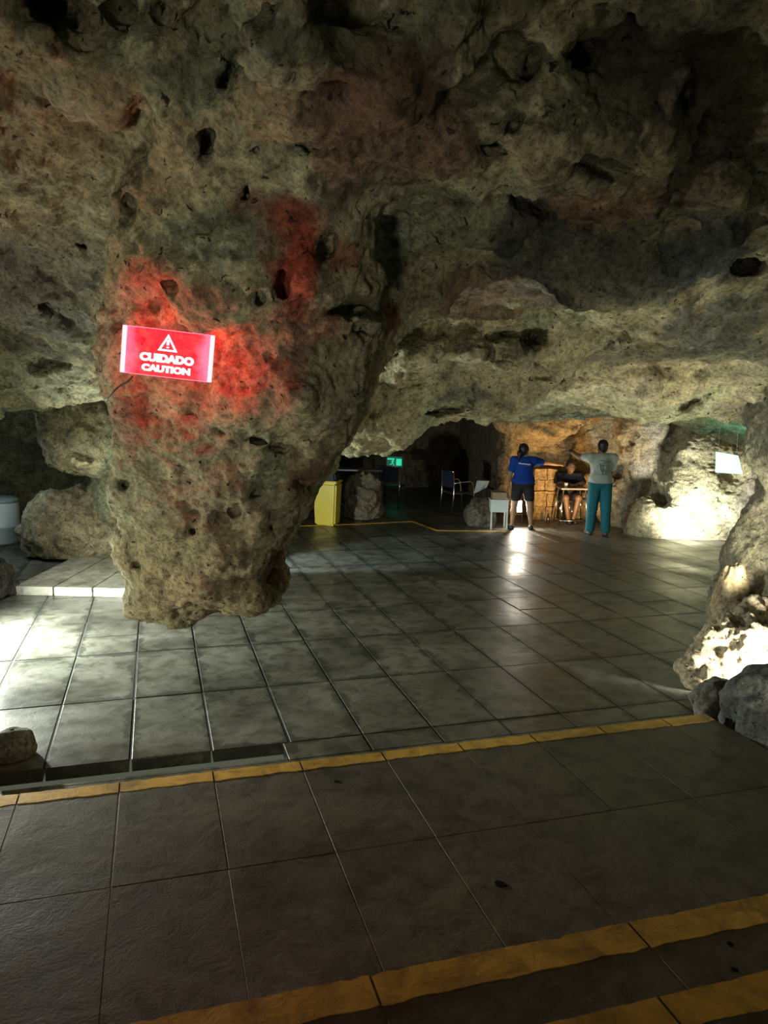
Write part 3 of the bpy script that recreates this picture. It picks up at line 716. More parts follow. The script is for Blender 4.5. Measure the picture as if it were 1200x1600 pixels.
deps = bpy.context.evaluated_depsgraph_get()
def cast(objs, px, py):
    d = ray(px, py).normalized(); best = None
    for o_ in objs:
        ok, loc, nn, fi = o_.ray_cast(Vector((0, 0, H)), d)
        if ok and (best is None or loc.y < best.y): best = loc
    return best
HR = [CAVE['hanging_rock'], CAVE['ceiling']]
hits = [cast(HR, x, y) for x in (192, 262, 332) for y in (508, 545, 590)]
hy = [h_.y for h_ in hits if h_ is not None]
print('sign rock depths', [round(v_, 2) for v_ in hy])
yL = min(h_.y for h_ in hits[:3] if h_)-0.05; yR = min(h_.y for h_ in hits[6:] if h_)-0.05; yM = min(h_.y for h_ in hits[3:6] if h_)-0.05
if yR < yL: yR = yL+0.02
if (yL+yR)/2 > yM: dd = (yL+yR)/2-yM; yL -= dd; yR -= dd
c_TL = atY(191, 507, yL); c_TR = atY(333, 525, yR); c_BR = atY(331, 597, yR); c_BL = atY(191, 582, yL)
ctr = (c_TL+c_TR+c_BR+c_BL)/4
ex = ((c_TR-c_TL)+(c_BR-c_BL)).normalized(); ez = ((c_TL-c_BL)+(c_TR-c_BR)); ez = (ez-ex*ez.dot(ex)).normalized(); ey = ez.cross(ex)
SW = ((c_TR-c_TL).length+(c_BR-c_BL).length)/2; SHT = ((c_TL-c_BL).length+(c_TR-c_BR).length)/2
root = empty('caution_sign', ctr)
root.matrix_world = Matrix.Translation(ctr) @ Matrix((ex, ey, ez)).transposed().to_4x4()
tag(root, 'glowing red sign reading CUIDADO CAUTION under a warning triangle on the hanging rock', 'sign')
print('sign size', SW, SHT, ctr)
bm = bmesh.new(); bm_box(bm, (-SW/2, -0.003, -SHT/2), (SW/2, 0.003, SHT/2)); from_bm('panel', bm, M_CLEAR, root)
for s_ in (-1, 1):
    bm = bmesh.new(); bm_box(bm, (s_*SW/2-0.009-s_*0.006, -0.006, -SHT/2), (s_*SW/2+0.009-s_*0.006, 0.006, SHT/2), None, 0.003)
    o = from_bm('side_bar', bm, M_RIM, root); o['label'] = 'bright white lit side bar'
M_RR = emis('red_rim', (1.0, 0.25, 0.35), 1.3)
for s_ in (-1, 1):
    bm = bmesh.new(); bm_box(bm, (-SW/2, -0.004, s_*SHT/2-0.0015), (SW/2, 0.004, s_*SHT/2+0.0015)); from_bm('rim', bm, M_RR, root)
bm = bmesh.new(); tw = 0.36*SHT; th = 0.36*SHT; z0 = 0.05*SHT
def tri(s_, dz=0.0):
    return [(-tw/1.7*s_, z0+dz), (tw/1.7*s_, z0+dz), (0, z0+dz+th*s_*1.02)]
to_, ti_ = tri(1.0), tri(0.66, th*0.115)
V3 = [[bm.verts.new((x, y_, z)) for (x, z) in t_] for t_ in (to_, ti_) for y_ in (-0.007, -0.004)]
for i in range(3):
    j = (i+1) % 3
    bm.faces.new((V3[0][i], V3[0][j], V3[2][j], V3[2][i])); bm.faces.new((V3[1][j], V3[1][i], V3[3][i], V3[3][j]))
    bm.faces.new((V3[0][j], V3[0][i], V3[1][i], V3[1][j])); bm.faces.new((V3[2][i], V3[2][j], V3[3][j], V3[3][i]))
from_bm('warning_triangle', bm, M_LET, root)
bm = bmesh.new(); hh = 0.006
bm_box(bm, (-hh*.9, -0.007, z0+th*0.19), (hh*.9, -0.004, z0+th*0.28)); bm_box(bm, (-hh*.9, -0.007, z0+th*0.36), (hh*.9, -0.004, z0+th*0.68)); from_bm('exclamation_mark', bm, M_LET, root)
def lettering(txt, size, w_target, h_target, loc, parent, mat, off=0.0):
    cu = bpy.data.curves.new('t', 'FONT'); cu.body = txt; cu.size = size; cu.align_x = 'CENTER'; cu.align_y = 'CENTER'; cu.extrude = 0.0015; cu.offset = off
    t_ = bpy.data.objects.new('t', cu); COL.objects.link(t_); dg_ = bpy.context.evaluated_depsgraph_get(); dg_.update()
    me = bpy.data.meshes.new_from_object(t_.evaluated_get(dg_)); bpy.data.objects.remove(t_)
    xs_ = [v.co.x for v in me.vertices]; k = w_target/(max(xs_)-min(xs_)); ys_ = [v.co.y for v in me.vertices]; ky = h_target/(max(ys_)-min(ys_)); ym = (max(ys_)+min(ys_))/2
    for v in me.vertices: v.co = Vector((v.co.x*k+loc[0], -v.co.z+loc[1], (v.co.y-ym)*ky+loc[2]))
    me.materials.clear()
    return link('lettering', me, mat, parent)
lettering('CUIDADO', 0.30*SHT, 0.60*SW, 0.185*SHT, (0, -0.006, -0.11*SHT), root, M_LET, 0.0045)
lettering('CAUTION', 0.27*SHT, 0.54*SW, 0.155*SHT, (0, -0.006, -0.335*SHT), root, M_LET, 0.0040)
for sx_ in (-1, 1):
    for sz_ in (-1, 1):
        q = root.matrix_world @ Vector((sx_*SW*0.46, 0, sz_*SHT*0.42)); back = root.matrix_world.to_3x3() @ Vector((0, 1, 0))
        bm = bmesh.new(); dist = 0.16
        for o_ in HR:
            ok, loc, nn, fi = o_.ray_cast(q, back)
            if ok: dist = min(dist, (loc-q).length+0.01) if dist != 0.16 else (loc-q).length+0.01
        bm_tube(bm, [(sx_*SW*0.46, 0.003, sz_*SHT*0.42), (sx_*SW*0.46, min(dist, .3), sz_*SHT*0.42)], 0.004, 8)
        from_bm('standoff', bm, M_CHROME, root)
def lamp_local(x, y, z, e, size=0.02):
    q = root.matrix_world @ Vector((x, y, z)); return point('sign_led', q, e*0.75, (1.0, 0.02, 0.012), size)
for (x, y, z, e) in ((-0.56, -.01, 0.3, 1.5), (-0.56, -.01, -0.3, 1.5), (0.57, .01, 0.3, 1.2), (0.57, .01, -0.3, 1.2), (-0.25, -.025, -0.70, 1.5), (0.2, -.025, -0.75, 2.2), (-0.2, -.025, 0.70, 1.3), (0.25, -.025, 0.70, .9)): lamp_local(x*SW, y, z*SHT, e)
# its cable
pts = []
for t_ in np.linspace(0, 1, 14):
    x = 208-46*t_; y = 588+38*t_+2*sin(t_*9); h_ = cast(HR, x, y)
    if h_ is not None: pts.append(h_+Vector((0, -0.006, 0)))
for t_ in np.linspace(0.1, 1, 10):
    h_ = cast(HR, 168-3*t_, 626+90*t_)
    if h_ is not None and abs(h_.y-pts[-1].y) < 0.3: pts.append(h_+Vector((0, -0.006, 0)))
bm = bmesh.new(); bm_tube(bm, pts, 0.0035, 8); o = from_bm('cable', bm, M_BLACK, None, True); tag(o, 'thin dark cable running down the rock from the red caution sign', 'cable')

# ------------------------------------------------------------------ other lit signs
def panel_sign(name, label, cs, mat, thick=0.01):
    a_, b2, c_, d_ = cs; ct = (a_+b2+c_+d_)/4; r_ = empty(name, ct); tag(r_, label, 'sign')
    bm = bmesh.new(); n_ = (b2-a_).cross(d_-a_).normalized()*thick/2
    f_ = [bm.verts.new(q-ct+n_) for q in cs]; g_ = [bm.verts.new(q-ct-n_) for q in cs]
    bm.faces.new(f_); bm.faces.new(g_[::-1])
    for i in range(4): bm.faces.new((f_[i], g_[i], g_[(i+1) % 4], f_[(i+1) % 4]))
    bmesh.ops.recalc_face_normals(bm, faces=bm.faces[:]); from_bm('panel', bm, mat, r_)
    return r_, ct
Yg = 8.6
cs = [atY(1119, 706, Yg), atY(1153, 712, Yg+.05), atY(1160, 741, Yg+.05), atY(1118, 738, Yg)]
rs_, ct = panel_sign('lit_sign', 'dazzling green-white lit sign near the ceiling at the right, above the brightest rock', cs, emis('green_white_glow', (0.50, 1.0, 0.87), 1.9))
for q in (cs[0]+Vector((.02, 0, 0)), cs[1]-Vector((.02, 0, 0))):
    ok, loc, nn, fi = CAVE['ceiling'].ray_cast(q, Vector((0, 0, 1)))
    top = loc.z-ct.z+0.02 if ok else 0.5
    bm = bmesh.new(); bm_tube(bm, [q-ct, (q.x-ct.x, q.y-ct.y, top)], 0.003, 6); from_bm('wire', bm, M_CHROME, rs_)
point('green_sign_glow', ct+Vector((0, -0.08, 0)), 2.0, (0.15, 1.0, 0.7), 0.06); point('green_sign_glow', ct+Vector((0, 0.12, 0)), 3.0, (0.15, 1.0, 0.7), 0.06)
Ye = 17.5
M_EXG = emis('exit_green', (0.03, 0.75, 0.38), 0.95); M_EXD = emis('exit_dark_green', (0.0, 0.10, 0.06), 0.6)
cs = [atY(604, 713, Ye), atY(629, 714, Ye), atY(629, 730, Ye), atY(604, 729, Ye)]
re_, ct = panel_sign('exit_sign', 'small green lit exit sign hanging in the dark passage', cs, M_EXD, 0.03)
w_ = (cs[1]-cs[0]).length; h_ = (cs[0]-cs[3]).length
bm = bmesh.new(); bm_box(bm, (0.10*w_, -0.022, -0.36*h_), (0.44*w_, -0.016, 0.30*h_)); bm_box(bm, (-0.45*w_, -0.022, 0.20*h_), (0.0, -0.016, 0.34*h_)); o = from_bm('bright_field', bm, M_EXG, re_); o['label'] = 'bright green field'
bm = bmesh.new()   # running figure
bm_lathe(bm, [(0.001, -.016), (0.016, -.01), (0.016, .01), (0.001, .016)], 10, (-0.10*w_, -0.024, 0.28*h_))
bm_tube(bm, [(-0.11*w_, -0.024, 0.16*h_), (-0.14*w_, -0.024, -0.08*h_)], 0.014, 6)
for pt in ([(-0.14*w_, -0.024, -0.08*h_), (-0.06*w_, -0.024, -0.2*h_), (-0.06*w_, -0.024, -0.38*h_)], [(-0.14*w_, -0.024, -0.08*h_), (-0.2*w_, -0.024, -0.24*h_), (-0.3*w_, -0.024, -0.26*h_)], [(-0.11*w_, -0.024, 0.14*h_), (-0.02*w_, -0.024, 0.02*h_)], [(-0.11*w_, -0.024, 0.14*h_), (-0.2*w_, -0.024, 0.04*h_)]): bm_tube(bm, pt, 0.009, 6)
o = from_bm('running_figure', bm, M_EXG, re_)
ok, loc, nn, fi = CAVE['ceiling'].ray_cast(ct, Vector((0, 0, 1)))
for s_ in (-1, 1):
    bm = bmesh.new(); bm_tube(bm, [(s_*.4*w_, 0, h_*.45), (s_*.4*w_, 0, (loc.z-ct.z+0.03) if ok else 0.8)], 0.006, 6); from_bm('hanger', bm, M_BLACK, re_)
point('exit_glow', ct+Vector((0, -0.2, 0)), 0.15, (0.1, 1.0, 0.5), 0.1)

# ------------------------------------------------------------------ bin, barrel, tables, chairs
M_YB = plain('yellow_bin', (0.72, 0.60, 0.03), 0.35, 0, 0.06, 4)
p = onz(510, 822); root = empty('waste_bin', (p.x, p.y+0.2, 0), radians(-12)); tag(root, 'bright yellow waste bin with a dark lid standing right of the hanging rock', 'bin')
bm = bmesh.new()
def taper(bm, w0, d0, w1, d1, z0, z1, bev=0.03):
    vs = [bm.verts.new((sx_*w_/2, sy_*d_/2, z)) for (w_, d_, z) in ((w0, d0, z0), (w1, d1, z1)) for (sx_, sy_) in ((-1, -1), (1, -1), (1, 1), (-1, 1))]
    fs = [bm.faces.new(vs[3::-1]), bm.faces.new(vs[4:])]+[bm.faces.new((vs[i], vs[(i+1) % 4], vs[4+(i+1) % 4], vs[4+i])) for i in range(4)]
    bmesh.ops.bevel(bm, geom=list({e for f in fs for e in f.edges}), offset=bev, segments=3, affect='EDGES')
taper(bm, 0.36, 0.34, 0.42, 0.40, 0.0, 0.74); from_bm('body', bm, M_YB, root)
bm = bmesh.new(); taper(bm, 0.44, 0.42, 0.43, 0.41, 0.74, 0.78, 0.012); from_bm('rim', bm, M_YB, root)
bm = bmesh.new(); taper(bm, 0.41, 0.39, 0.28, 0.30, 0.78, 0.98, 0.03); o = from_bm('lid', bm, plain('navy_lid', (0.015, 0.018, 0.04), 0.4), root); o['label'] = 'dark navy lid'
M_WH = plain('white_plastic', (0.62, 0.68, 0.68), 0.45, 0, 0.05, 5)
p = atY(4, 832, 10.9); root = empty('barrel', (p.x, 10.9, 0)); root.scale = (1.15, 1.15, 1.2); tag(root, 'pale blue-white barrel at the left edge beyond the rock mound', 'barrel')
bm = bmesh.new(); bm_lathe(bm, [(0.19, 0.0), (0.205, 0.03), (0.21, 0.2), (0.222, 0.21), (0.222, 0.23), (0.21, 0.24), (0.21, 0.44), (0.2, 0.5), (0.19, 0.52)], 32); from_bm('body', bm, M_WH, root, True)
bm = bmesh.new(); bm_lathe(bm, [(0.205, 0.505), (0.21, 0.52), (0.205, 0.55), (0.12, 0.575), (0.05, 0.58)], 32); from_bm('lid', bm, plain('barrel_lid', (0.30, 0.36, 0.37), .5), root, True)

def folding_table(name, label, loc, rz, w_, d_, h_, topmat, legmat, splay=0.06):
    r_ = empty(name, loc, rz); tag(r_, label, 'table')
    bm = bmesh.new(); bm_box(bm, (-w_/2, -d_/2, h_-0.03), (w_/2, d_/2, h_), None, 0.008); from_bm('tabletop', bm, topmat, r_)
    for sx_ in (-1, 1):
        for sy_ in (-1, 1):
            bm = bmesh.new(); bm_tube(bm, [(sx_*(w_/2-.05), sy_*(d_/2-.04), h_-0.03), (sx_*(w_/2-.05+splay), sy_*(d_/2-.04+splay*.3), 0)], 0.0125, 8); from_bm('leg', bm, legmat, r_, True)
        bm = bmesh.new(); x_ = sx_*(w_/2-.05+splay*.85); y_ = d_/2-.04+splay*.25
        bm_tube(bm, [(x_, -y_, h_*.12), (x_, y_, h_*.12)], 0.009, 8); from_bm('stretcher', bm, legmat, r_, True)
    bm = bmesh.new(); y_ = d_/2-.04+splay*.25
    bm_tube(bm, [(-(w_/2-.05+splay*.85), -y_, h_*.12), ((w_/2-.05+splay*.85), -y_, h_*.12)], 0.009, 8); from_bm('stretcher', bm, legmat, r_, True)
    return r_
def tube_chair(label, loc, rz, seatmat, framemat, arms=True):
    r_ = empty('tubular_chair', loc, rz); tag(r_, label, 'chair')
    bm = bmesh.new(); bm_box(bm, (-.22, -.21, .425), (.22, .21, .46), None, 0.015); from_bm('seat', bm, seatmat, r_)
    bm = bmesh.new(); bm_box(bm, (-.21, .205, .55), (.21, .23, .84), None, 0.01); from_bm('backrest', bm, seatmat, r_)
    for s_ in (-1, 1):
        bm = bmesh.new(); bm_tube(bm, [(s_*.23, .26, 0), (s_*.235, .22, .43), (s_*.225, .235, .86)], 0.0125, 8); from_bm('leg', bm, framemat, r_, True)
        bm = bmesh.new(); bm_tube(bm, [(s_*.24, -.26, 0), (s_*.24, -.22, .42), (s_*.25, -.19, .62), (s_*.25, -.14, .67), (s_*.25, .1, .66), (s_*.235, .22, .64)] if arms else [(s_*.24, -.26, 0), (s_*.235, -.2, .44)], 0.0125, 8); from_bm('leg', bm, framemat, r_, True)
    bm = bmesh.new(); bm_tube(bm, [(-.225, .235, .86), (.225, .235, .86)], 0.0125, 8); from_bm('top_rail', bm, framemat, r_, True)
    return r_
M_DK = plain('dark_laminate', (0.05, 0.05, 0.055), 0.5); M_NAVY = plain('navy_vinyl', (0.02, 0.025, 0.05), 0.5); M_TOP = plain('grey_tabletop', (0.24, 0.21, 0.17), 0.45)
p = onz(893, 820); TBL = (p.x, p.y+0.12, 0)
folding_table('folding_table', 'small grey folding table with splayed chrome legs in front of the seated person', TBL, 0.05, 0.5, 0.42, 0.68, M_TOP, M_CHROME)
tube_chair('chrome tube chair half hidden by the standing person in teal trousers', (TBL[0]+0.42, TBL[1]+0.05, 0), radians(-70), M_DK, M_CHROME, False)
p = onz(560, 800); folding_table('folding_table', 'dark folding table with a pale edge behind the rubble boulder', (p.x-0.05, 15.4, 0), 0.0, 1.0, 0.5, 0.80, plain('pale_edge_top', (0.32, 0.36, 0.44), 0.4), M_DK, 0.02)
p = onz(612, 795); tube_chair('dark chair with a shiny chrome frame right of the rubble boulder', (p.x, p.y+0.3, 0), radians(160), M_NAVY, M_CHROME)
p = onz(715, 806); tube_chair('tubular armchair with a dark blue seat left of the low white table', (p.x, p.y+0.15, 0), radians(115), M_NAVY, M_CHROME)
p = onz(780, 828); LT = Vector((p.x, p.y+0.20, 0))
r_ = empty('low_table', LT, 0.0); tag(r_, 'low white plastic table with deep apron beside the person in blue', 'table')
bm = bmesh.new(); bm_box(bm, (-.16, -.16, .50), (.16, .16, .52), None, 0.006); from_bm('tabletop', bm, M_WH, r_)
bm = bmesh.new(); bm_box(bm, (-.15, -.15, .30), (.15, .15, .50), None, 0.006); from_bm('apron', bm, M_WH, r_)
for sx_ in (-1, 1):
    for sy_ in (-1, 1):
        bm = bmesh.new(); bm_box(bm, (sx_*.135-.013, sy_*.135-.013, 0), (sx_*.135+.013, sy_*.135+.013, .31), None, 0.004); from_bm('leg', bm, M_WH, r_)
r_ = empty('cardboard_box', LT+Vector((0.0, 0.02, 0.52))); tag(r_, 'small tan cardboard box standing on the low white table', 'box')
M_CARD = plain('cardboard', (0.30, 0.24, 0.16), 0.8)
bm = bmesh.new(); bm_box(bm, (-.12, -.1, 0), (.12, .1, .12), None, 0.003); from_bm('carton', bm, M_CARD, r_)
for s_ in (-1, 1):
    bm = bmesh.new(); bm_box(bm, (-.12, s_*.102-.002, .119), (.12, s_*.15-.002, .123), None, 0); from_bm('flap', bm, M_CARD, r_)
# pale cloth draped over the armchair arm
bm = bmesh.new(); n = 14; G_ = []
p = onz(715, 806); base = Vector((p.x+0.36, p.y+0.02, 0))
for i in range(n):
    row = []
    for j in range(n):
        u_ = i/(n-1); v_ = j/(n-1)
        row.append(bm.verts.new(base+Vector((-0.02+0.24*u_-0.05*v_, -0.1+0.02*sin(u_*7+v_*2), 0.70-0.06*(1-v_)**2*0-0.26*v_*(0.5+0.5*(1-u_))+0.006*sin(v_*7)))))
    G_.append(row)
for i in range(n-1):
    for j in range(n-1): bm.faces.new((G_[i][j], G_[i+1][j], G_[i+1][j+1], G_[i][j+1]))
o = from_bm('cloth', bm, plain('pale_cloth', (0.38, 0.44, 0.46), 0.8), None, True); sd = o.modifiers.new('s', 'SOLIDIFY'); sd.thickness = 0.006
tag(o, 'pale grey-blue cloth hanging between the tubular armchair and the tan box', 'cloth')
# bottle, cup
M_BOT = plain('dark_glass', (0.03, 0.018, 0.01), 0.15)
p = onz(856, 817); r_ = empty('bottle', (p.x, p.y, 0)); tag(r_, 'small dark bottle standing on the floor in front of the block wall', 'bottle')
bm = bmesh.new(); bm_lathe(bm, [(0.03, 0), (0.033, 0.01), (0.033, 0.11), (0.014, 0.14), (0.013, 0.165)], 20); from_bm('body', bm, M_BOT, r_, True)
bm = bmesh.new(); bm_lathe(bm, [(0.015, 0.163), (0.015, 0.18)], 16); from_bm('cap', bm, M_BLACK, r_, True)
r_ = empty('cup', (TBL[0]-0.13, TBL[1]-0.08, 0.68)); tag(r_, 'small pale cup standing on the grey folding table', 'cup')
bm = bmesh.new(); bm_lathe(bm, [(0.028, 0), (0.036, 0.085), (0.033, 0.085), (0.026, 0.006)], 20); from_bm('cup_body', bm, plain('pale_cup', (0.45, 0.46, 0.48), .4), r_, True)

# floor floodlight glaring out between the legs of the person in blue
PW = onz(814, 827)
def floodlight(label, loc, rz, tilt, glow, power, color, stand=0.12):
    r_ = empty('floodlight', loc, rz); tag(r_, label, 'lamp')
    M = Matrix.Translation((0, 0, stand+0.09)) @ Matrix.Rotation(tilt, 4, 'X')
    bm = bmesh.new(); bm_box(bm, (-.085, 0.0, -.11), (.085, .05, .11), M, 0.01)
    for i in range(6): bm_box(bm, (-.065+i*.024, .05, -.06), (-.058+i*.024, .075, .06), M)
    from_bm('housing', bm, M_BLACK, r_)
    bm = bmesh.new(); bm_box(bm, (-.075, -0.006, -.10), (.075, -0.001, .10), M, 0.002); o_ = from_bm('lens', bm, glow, r_); o_['label'] = 'glowing lens'
    bm = bmesh.new(); bm_tube(bm, [(-.09, .025, stand+.09), (-.095, .025, .01), (.095, .025, .01), (.09, .025, stand+.09)], 0.006, 6); from_bm('bracket', bm, M_BLACK, r_)
    f = (Matrix.Rotation(rz, 3, 'Z') @ Matrix.Rotation(tilt, 3, 'X')) @ Vector((0, -1, 0))
    s0 = Vector(loc)+Vector((0, 0, stand+0.09))+f*0.03
    spot('floodlight_beam', s0, s0+f, power, color, 165, 0.7, 0.05)
    return r_
M_GLOW = emis('lamp_glow', (1.0, 0.93, 0.78), 30.0)
floodlight('floodlight glaring between the legs of the person in blue', (PW.x-0.005, PW.y+0.40, 0), 0.08, radians(-8), M_GLOW, 80, (1.0, 0.90, 0.72), 0.26)

# ------------------------------------------------------------------ people
def blob(name, prims, voxel, k, mat, parent, clips=()):
    P0 = []; P1 = []
    for p_ in prims:
        if p_[0] == 'c': a_, b2, r1, r2 = map(np.array, p_[1:]); m_ = max(r1, r2); P0 += [a_-m_, b2-m_]; P1 += [a_+m_, b2+m_]
        else: c_, r_ = map(np.array, p_[1:3]); m_ = r_.max(); P0.append(c_-m_); P1.append(c_+m_)
    lo = np.min(P0, 0)-0.04; hi = np.max(P1, 0)+0.04
    ax = [np.arange(lo[i], hi[i]+voxel, voxel) for i in range(3)]
    S_ = np.full([len(a_) for a_ in ax], -0.05, np.float32)
    for p_ in prims:
        pad = 0.05
        if p_[0] == 'c':
            a_, b2 = np.array(p_[1], float), np.array(p_[2], float); r1, r2 = p_[3:5]; m_ = max(r1, r2)+pad
            l_ = np.minimum(a_, b2)-m_; h_ = np.maximum(a_, b2)+m_
        else:
            c_, r_ = np.array(p_[1], float), np.array(p_[2], float); m_ = r_.max()+pad; l_, h_ = c_-m_, c_+m_
        sb = tuple(slice(max(0, int((l_[i]-lo[i])/voxel)), max(0, int((h_[i]-lo[i])/voxel)+2)) for i in range(3))
        X_ = ax[0][sb[0]][:, None, None]; Y_ = ax[1][sb[1]][None, :, None]; Z_ = ax[2][sb[2]][None, None, :]
        if p_[0] == 'c':
            ab_ = b2-a_; t_ = np.clip(((X_-a_[0])*ab_[0]+(Y_-a_[1])*ab_[1]+(Z_-a_[2])*ab_[2])/max(ab_@ab_, 1e-9), 0, 1)
            d_ = np.sqrt((X_-a_[0]-ab_[0]*t_)**2+(Y_-a_[1]-ab_[1]*t_)**2+(Z_-a_[2]-ab_[2]*t_)**2); f_ = r1+(r2-r1)*t_-d_
            kk = min(k, min(r1, r2)*0.8)
        else:
            q = np.sqrt(((X_-c_[0])/r_[0])**2+((Y_-c_[1])/r_[1])**2+((Z_-c_[2])/r_[2])**2); f_ = (1-q)*r_.min(); kk = min(k, r_.min()*0.8)
        S_[sb] = smax(S_[sb], f_.astype(np.float32), kk)
    for (pt, nn_) in clips:
        pt = np.array(pt); nn_ = np.array(nn_, float); nn_ /= np.linalg.norm(nn_)
        f_ = (ax[0][:, None, None]-pt[0])*nn_[0]+(ax[1][None, :, None]-pt[1])*nn_[1]+(ax[2][None, None, :]-pt[2])*nn_[2]
        S_ = np.minimum(S_, f_.astype(np.float32))
    V_, Q_ = surface_nets(S_, *ax)
    return link(name, np_mesh(name, V_, Q_), mat, parent, True)
def lerp(a_, b2, t_): return tuple(np.array(a_)*(1-t_)+np.array(b2)*t_)
def hand(wr, d, pn, curl, L=0.17, point_finger=False, side=1):
    # wr wrist, d pointing direction, pn palm normal; returns prims: palm, four unequal fingers, thumb
    d = Vector(d).normalized(); pn = Vector(pn); pn = (pn-d*pn.dot(d)).normalized(); s_ = d.cross(pn)*side; wr = Vector(wr); out_ = []
    for k_ in (-1, 0, 1): out_.append(('c', wr+s_*0.012*k_, wr+d*0.075+s_*0.026*k_, 0.016, 0.014))
    for i, (ln, off) in enumerate(((0.070, 0.031), (0.078, 0.011), (0.072, -0.010), (0.055, -0.030))):
        c_ = curl if not (point_finger and i == 0) else 0.05
        p0 = wr+d*0.080+s_*off; dd = d.copy(); q = p0
        for seg in range(3):
            dd = (dd+pn*c_).normalized(); q2 = q+dd*ln*(0.45, 0.32, 0.25)[seg]; out_.append(('c', q, q2, 0.0095-0.0008*seg, 0.0088-0.0008*seg)); q = q2
    t0 = wr+d*0.025+s_*0.028; t1 = t0+(d*0.6+s_*0.75+pn*0.2).normalized()*0.04; t2 = t1+(d*0.9+s_*0.3+pn*0.3).normalized()*0.032
    out_ += [('c', t0, t1, 0.013, 0.011), ('c', t1, t2, 0.0105, 0.0095)]
    return [(p_[0], tuple(p_[1]), tuple(p_[2]), p_[3], p_[4]) for p_ in out_]
def head_prims(c, f, s=1.0):
    # c centre of the skull, f facing direction (horizontal)
    c = Vector(c); f = Vector(f).normalized(); r_ = f.cross(Vector((0, 0, 1))); u_ = Vector((0, 0, 1))
    P = [('e', tuple(c+f*-0.012*s+u_*0.02*s), (0.076*s, 0.088*s, 0.092*s)), ('e', tuple(c+f*0.022*s-u_*0.055*s), (0.055*s, 0.058*s, 0.062*s)),
         ('c', tuple(c+f*0.082*s+u_*0.012*s), tuple(c+f*0.104*s-u_*0.026*s), 0.009*s, 0.0125*s),
         ('c', tuple(c+f*0.076*s+r_*0.035*s+u_*0.024*s), tuple(c+f*0.076*s-r_*0.035*s+u_*0.024*s), 0.010*s, 0.010*s),
         ('c', tuple(c+f*0.079*s+r_*0.020*s-u_*0.056*s), tuple(c+f*0.079*s-r_*0.020*s-u_*0.056*s), 0.008*s, 0.008*s),
         ('e', tuple(c+f*0.062*s-u_*0.098*s), (0.022*s, 0.022*s, 0.018*s))]
    for k_ in (-1, 1): P.append(('c', tuple(c+r_*0.078*s*k_+u_*0.015*s), tuple(c+r_*0.080*s*k_-u_*0.025*s), 0.012*s, 0.009*s))
    return P
def eyes(c, f, s, parent):
    c = Vector(c); f = Vector(f).normalized(); r_ = f.cross(Vector((0, 0, 1)))
    for k_ in (-1, 1):
        bm = bmesh.new(); bmesh.ops.create_uvsphere(bm, u_segments=12, v_segments=8, radius=0.011*s); o_ = from_bm('eye', bm, M_EYE, parent, True); o_.location = c+f*0.078*s+r_*0.031*s*k_+Vector((0, 0, 0.004))
M_EYE = plain('eye_dark', (0.05, 0.04, 0.035), 0.2)
M_SKIN1 = plain('skin_tan', (0.30, 0.17, 0.10), 0.5); M_SKIN2 = plain('skin_brown', (0.16, 0.085, 0.05), 0.5); M_HAIR = plain('black_hair', (0.012, 0.010, 0.010), 0.45, 0, 0.3, 60, 0.5)
def fabric(n_, c_): return plain(n_, c_, 0.8, 0, 0.15, 14, 0.4, 0.2)
VX = 0.0085
# --- person in blue, seen from behind, pointing to the right
root = empty('person', (PW.x, PW.y, 0), 0.0); tag(root, 'person in a blue shirt and black shorts seen from behind, arm stretched to the right', 'person')
hd = (0.0, 0.02, 1.375); fac = (0.75, 0.66, 0)
shR = (0.165, 0.02, 1.20); elR = (0.40, 0.13, 1.16); wrR = (0.60, 0.22, 1.125)
shL = (-0.165, 0.0, 1.20); elL = (-0.235, -0.02, 0.95); wrL = (-0.225, 0.07, 0.755)
hpL, hpR = (-0.085, 0, 0.78), (0.085, 0, 0.78); knL, knR = (-0.135, 0.01, 0.42), (0.135, 0.0, 0.42); anL, anR = (-0.165, 0.0, 0.075), (0.165, -0.01, 0.075)
torso = [('e', (0, 0.0, 0.83), (0.165, 0.12, 0.13)), ('e', (0, 0.0, 0.97), (0.135, 0.10, 0.14)), ('e', (0, 0.01, 1.12), (0.15, 0.105, 0.14)), ('c', shL, shR, 0.05, 0.05)]
arms = [('c', shR, elR, 0.050, 0.038), ('c', elR, wrR, 0.037, 0.024), ('c', shL, elL, 0.050, 0.038), ('c', elL, wrL, 0.037, 0.024)]
legs = [('c', hpL, knL, 0.088, 0.055), ('c', hpR, knR, 0.088, 0.055), ('c', knL, anL, 0.052, 0.033), ('c', knR, anR, 0.052, 0.033),
        ('c', lerp(knL, anL, .3), lerp(knL, anL, .35), 0.052, 0.05), ('c', lerp(knR, anR, .3), lerp(knR, anR, .35), 0.052, 0.05)]
feet = lambda an, s_: [('c', (an[0], an[1]-0.02, 0.035), (an[0]+0.02*s_, an[1]+0.13, 0.03), 0.035, 0.028)]
body = torso+arms+legs+feet(anL, -1)+feet(anR, 1)+[('c', (0, 0.0, 1.22), (0, 0.015, 1.32), 0.048, 0.045)]+head_prims(hd, fac, 0.96)+hand(wrR, (0.9, 0.35, -0.1), (0, 0, -1), 0.12, side=1)+hand(wrL, (0.0, 0.25, -1), (1, 0, 0), 0.25, side=1)
blob('body', body, VX, 0.035, M_SKIN1, root); eyes(hd, fac, 0.96, root)
inf = lambda P, g_: [(p_[0], p_[1], p_[2], p_[3]+g_, p_[4]+g_) if p_[0] == 'c' else (p_[0], p_[1], tuple(np.array(p_[2])+g_)) for p_ in P]
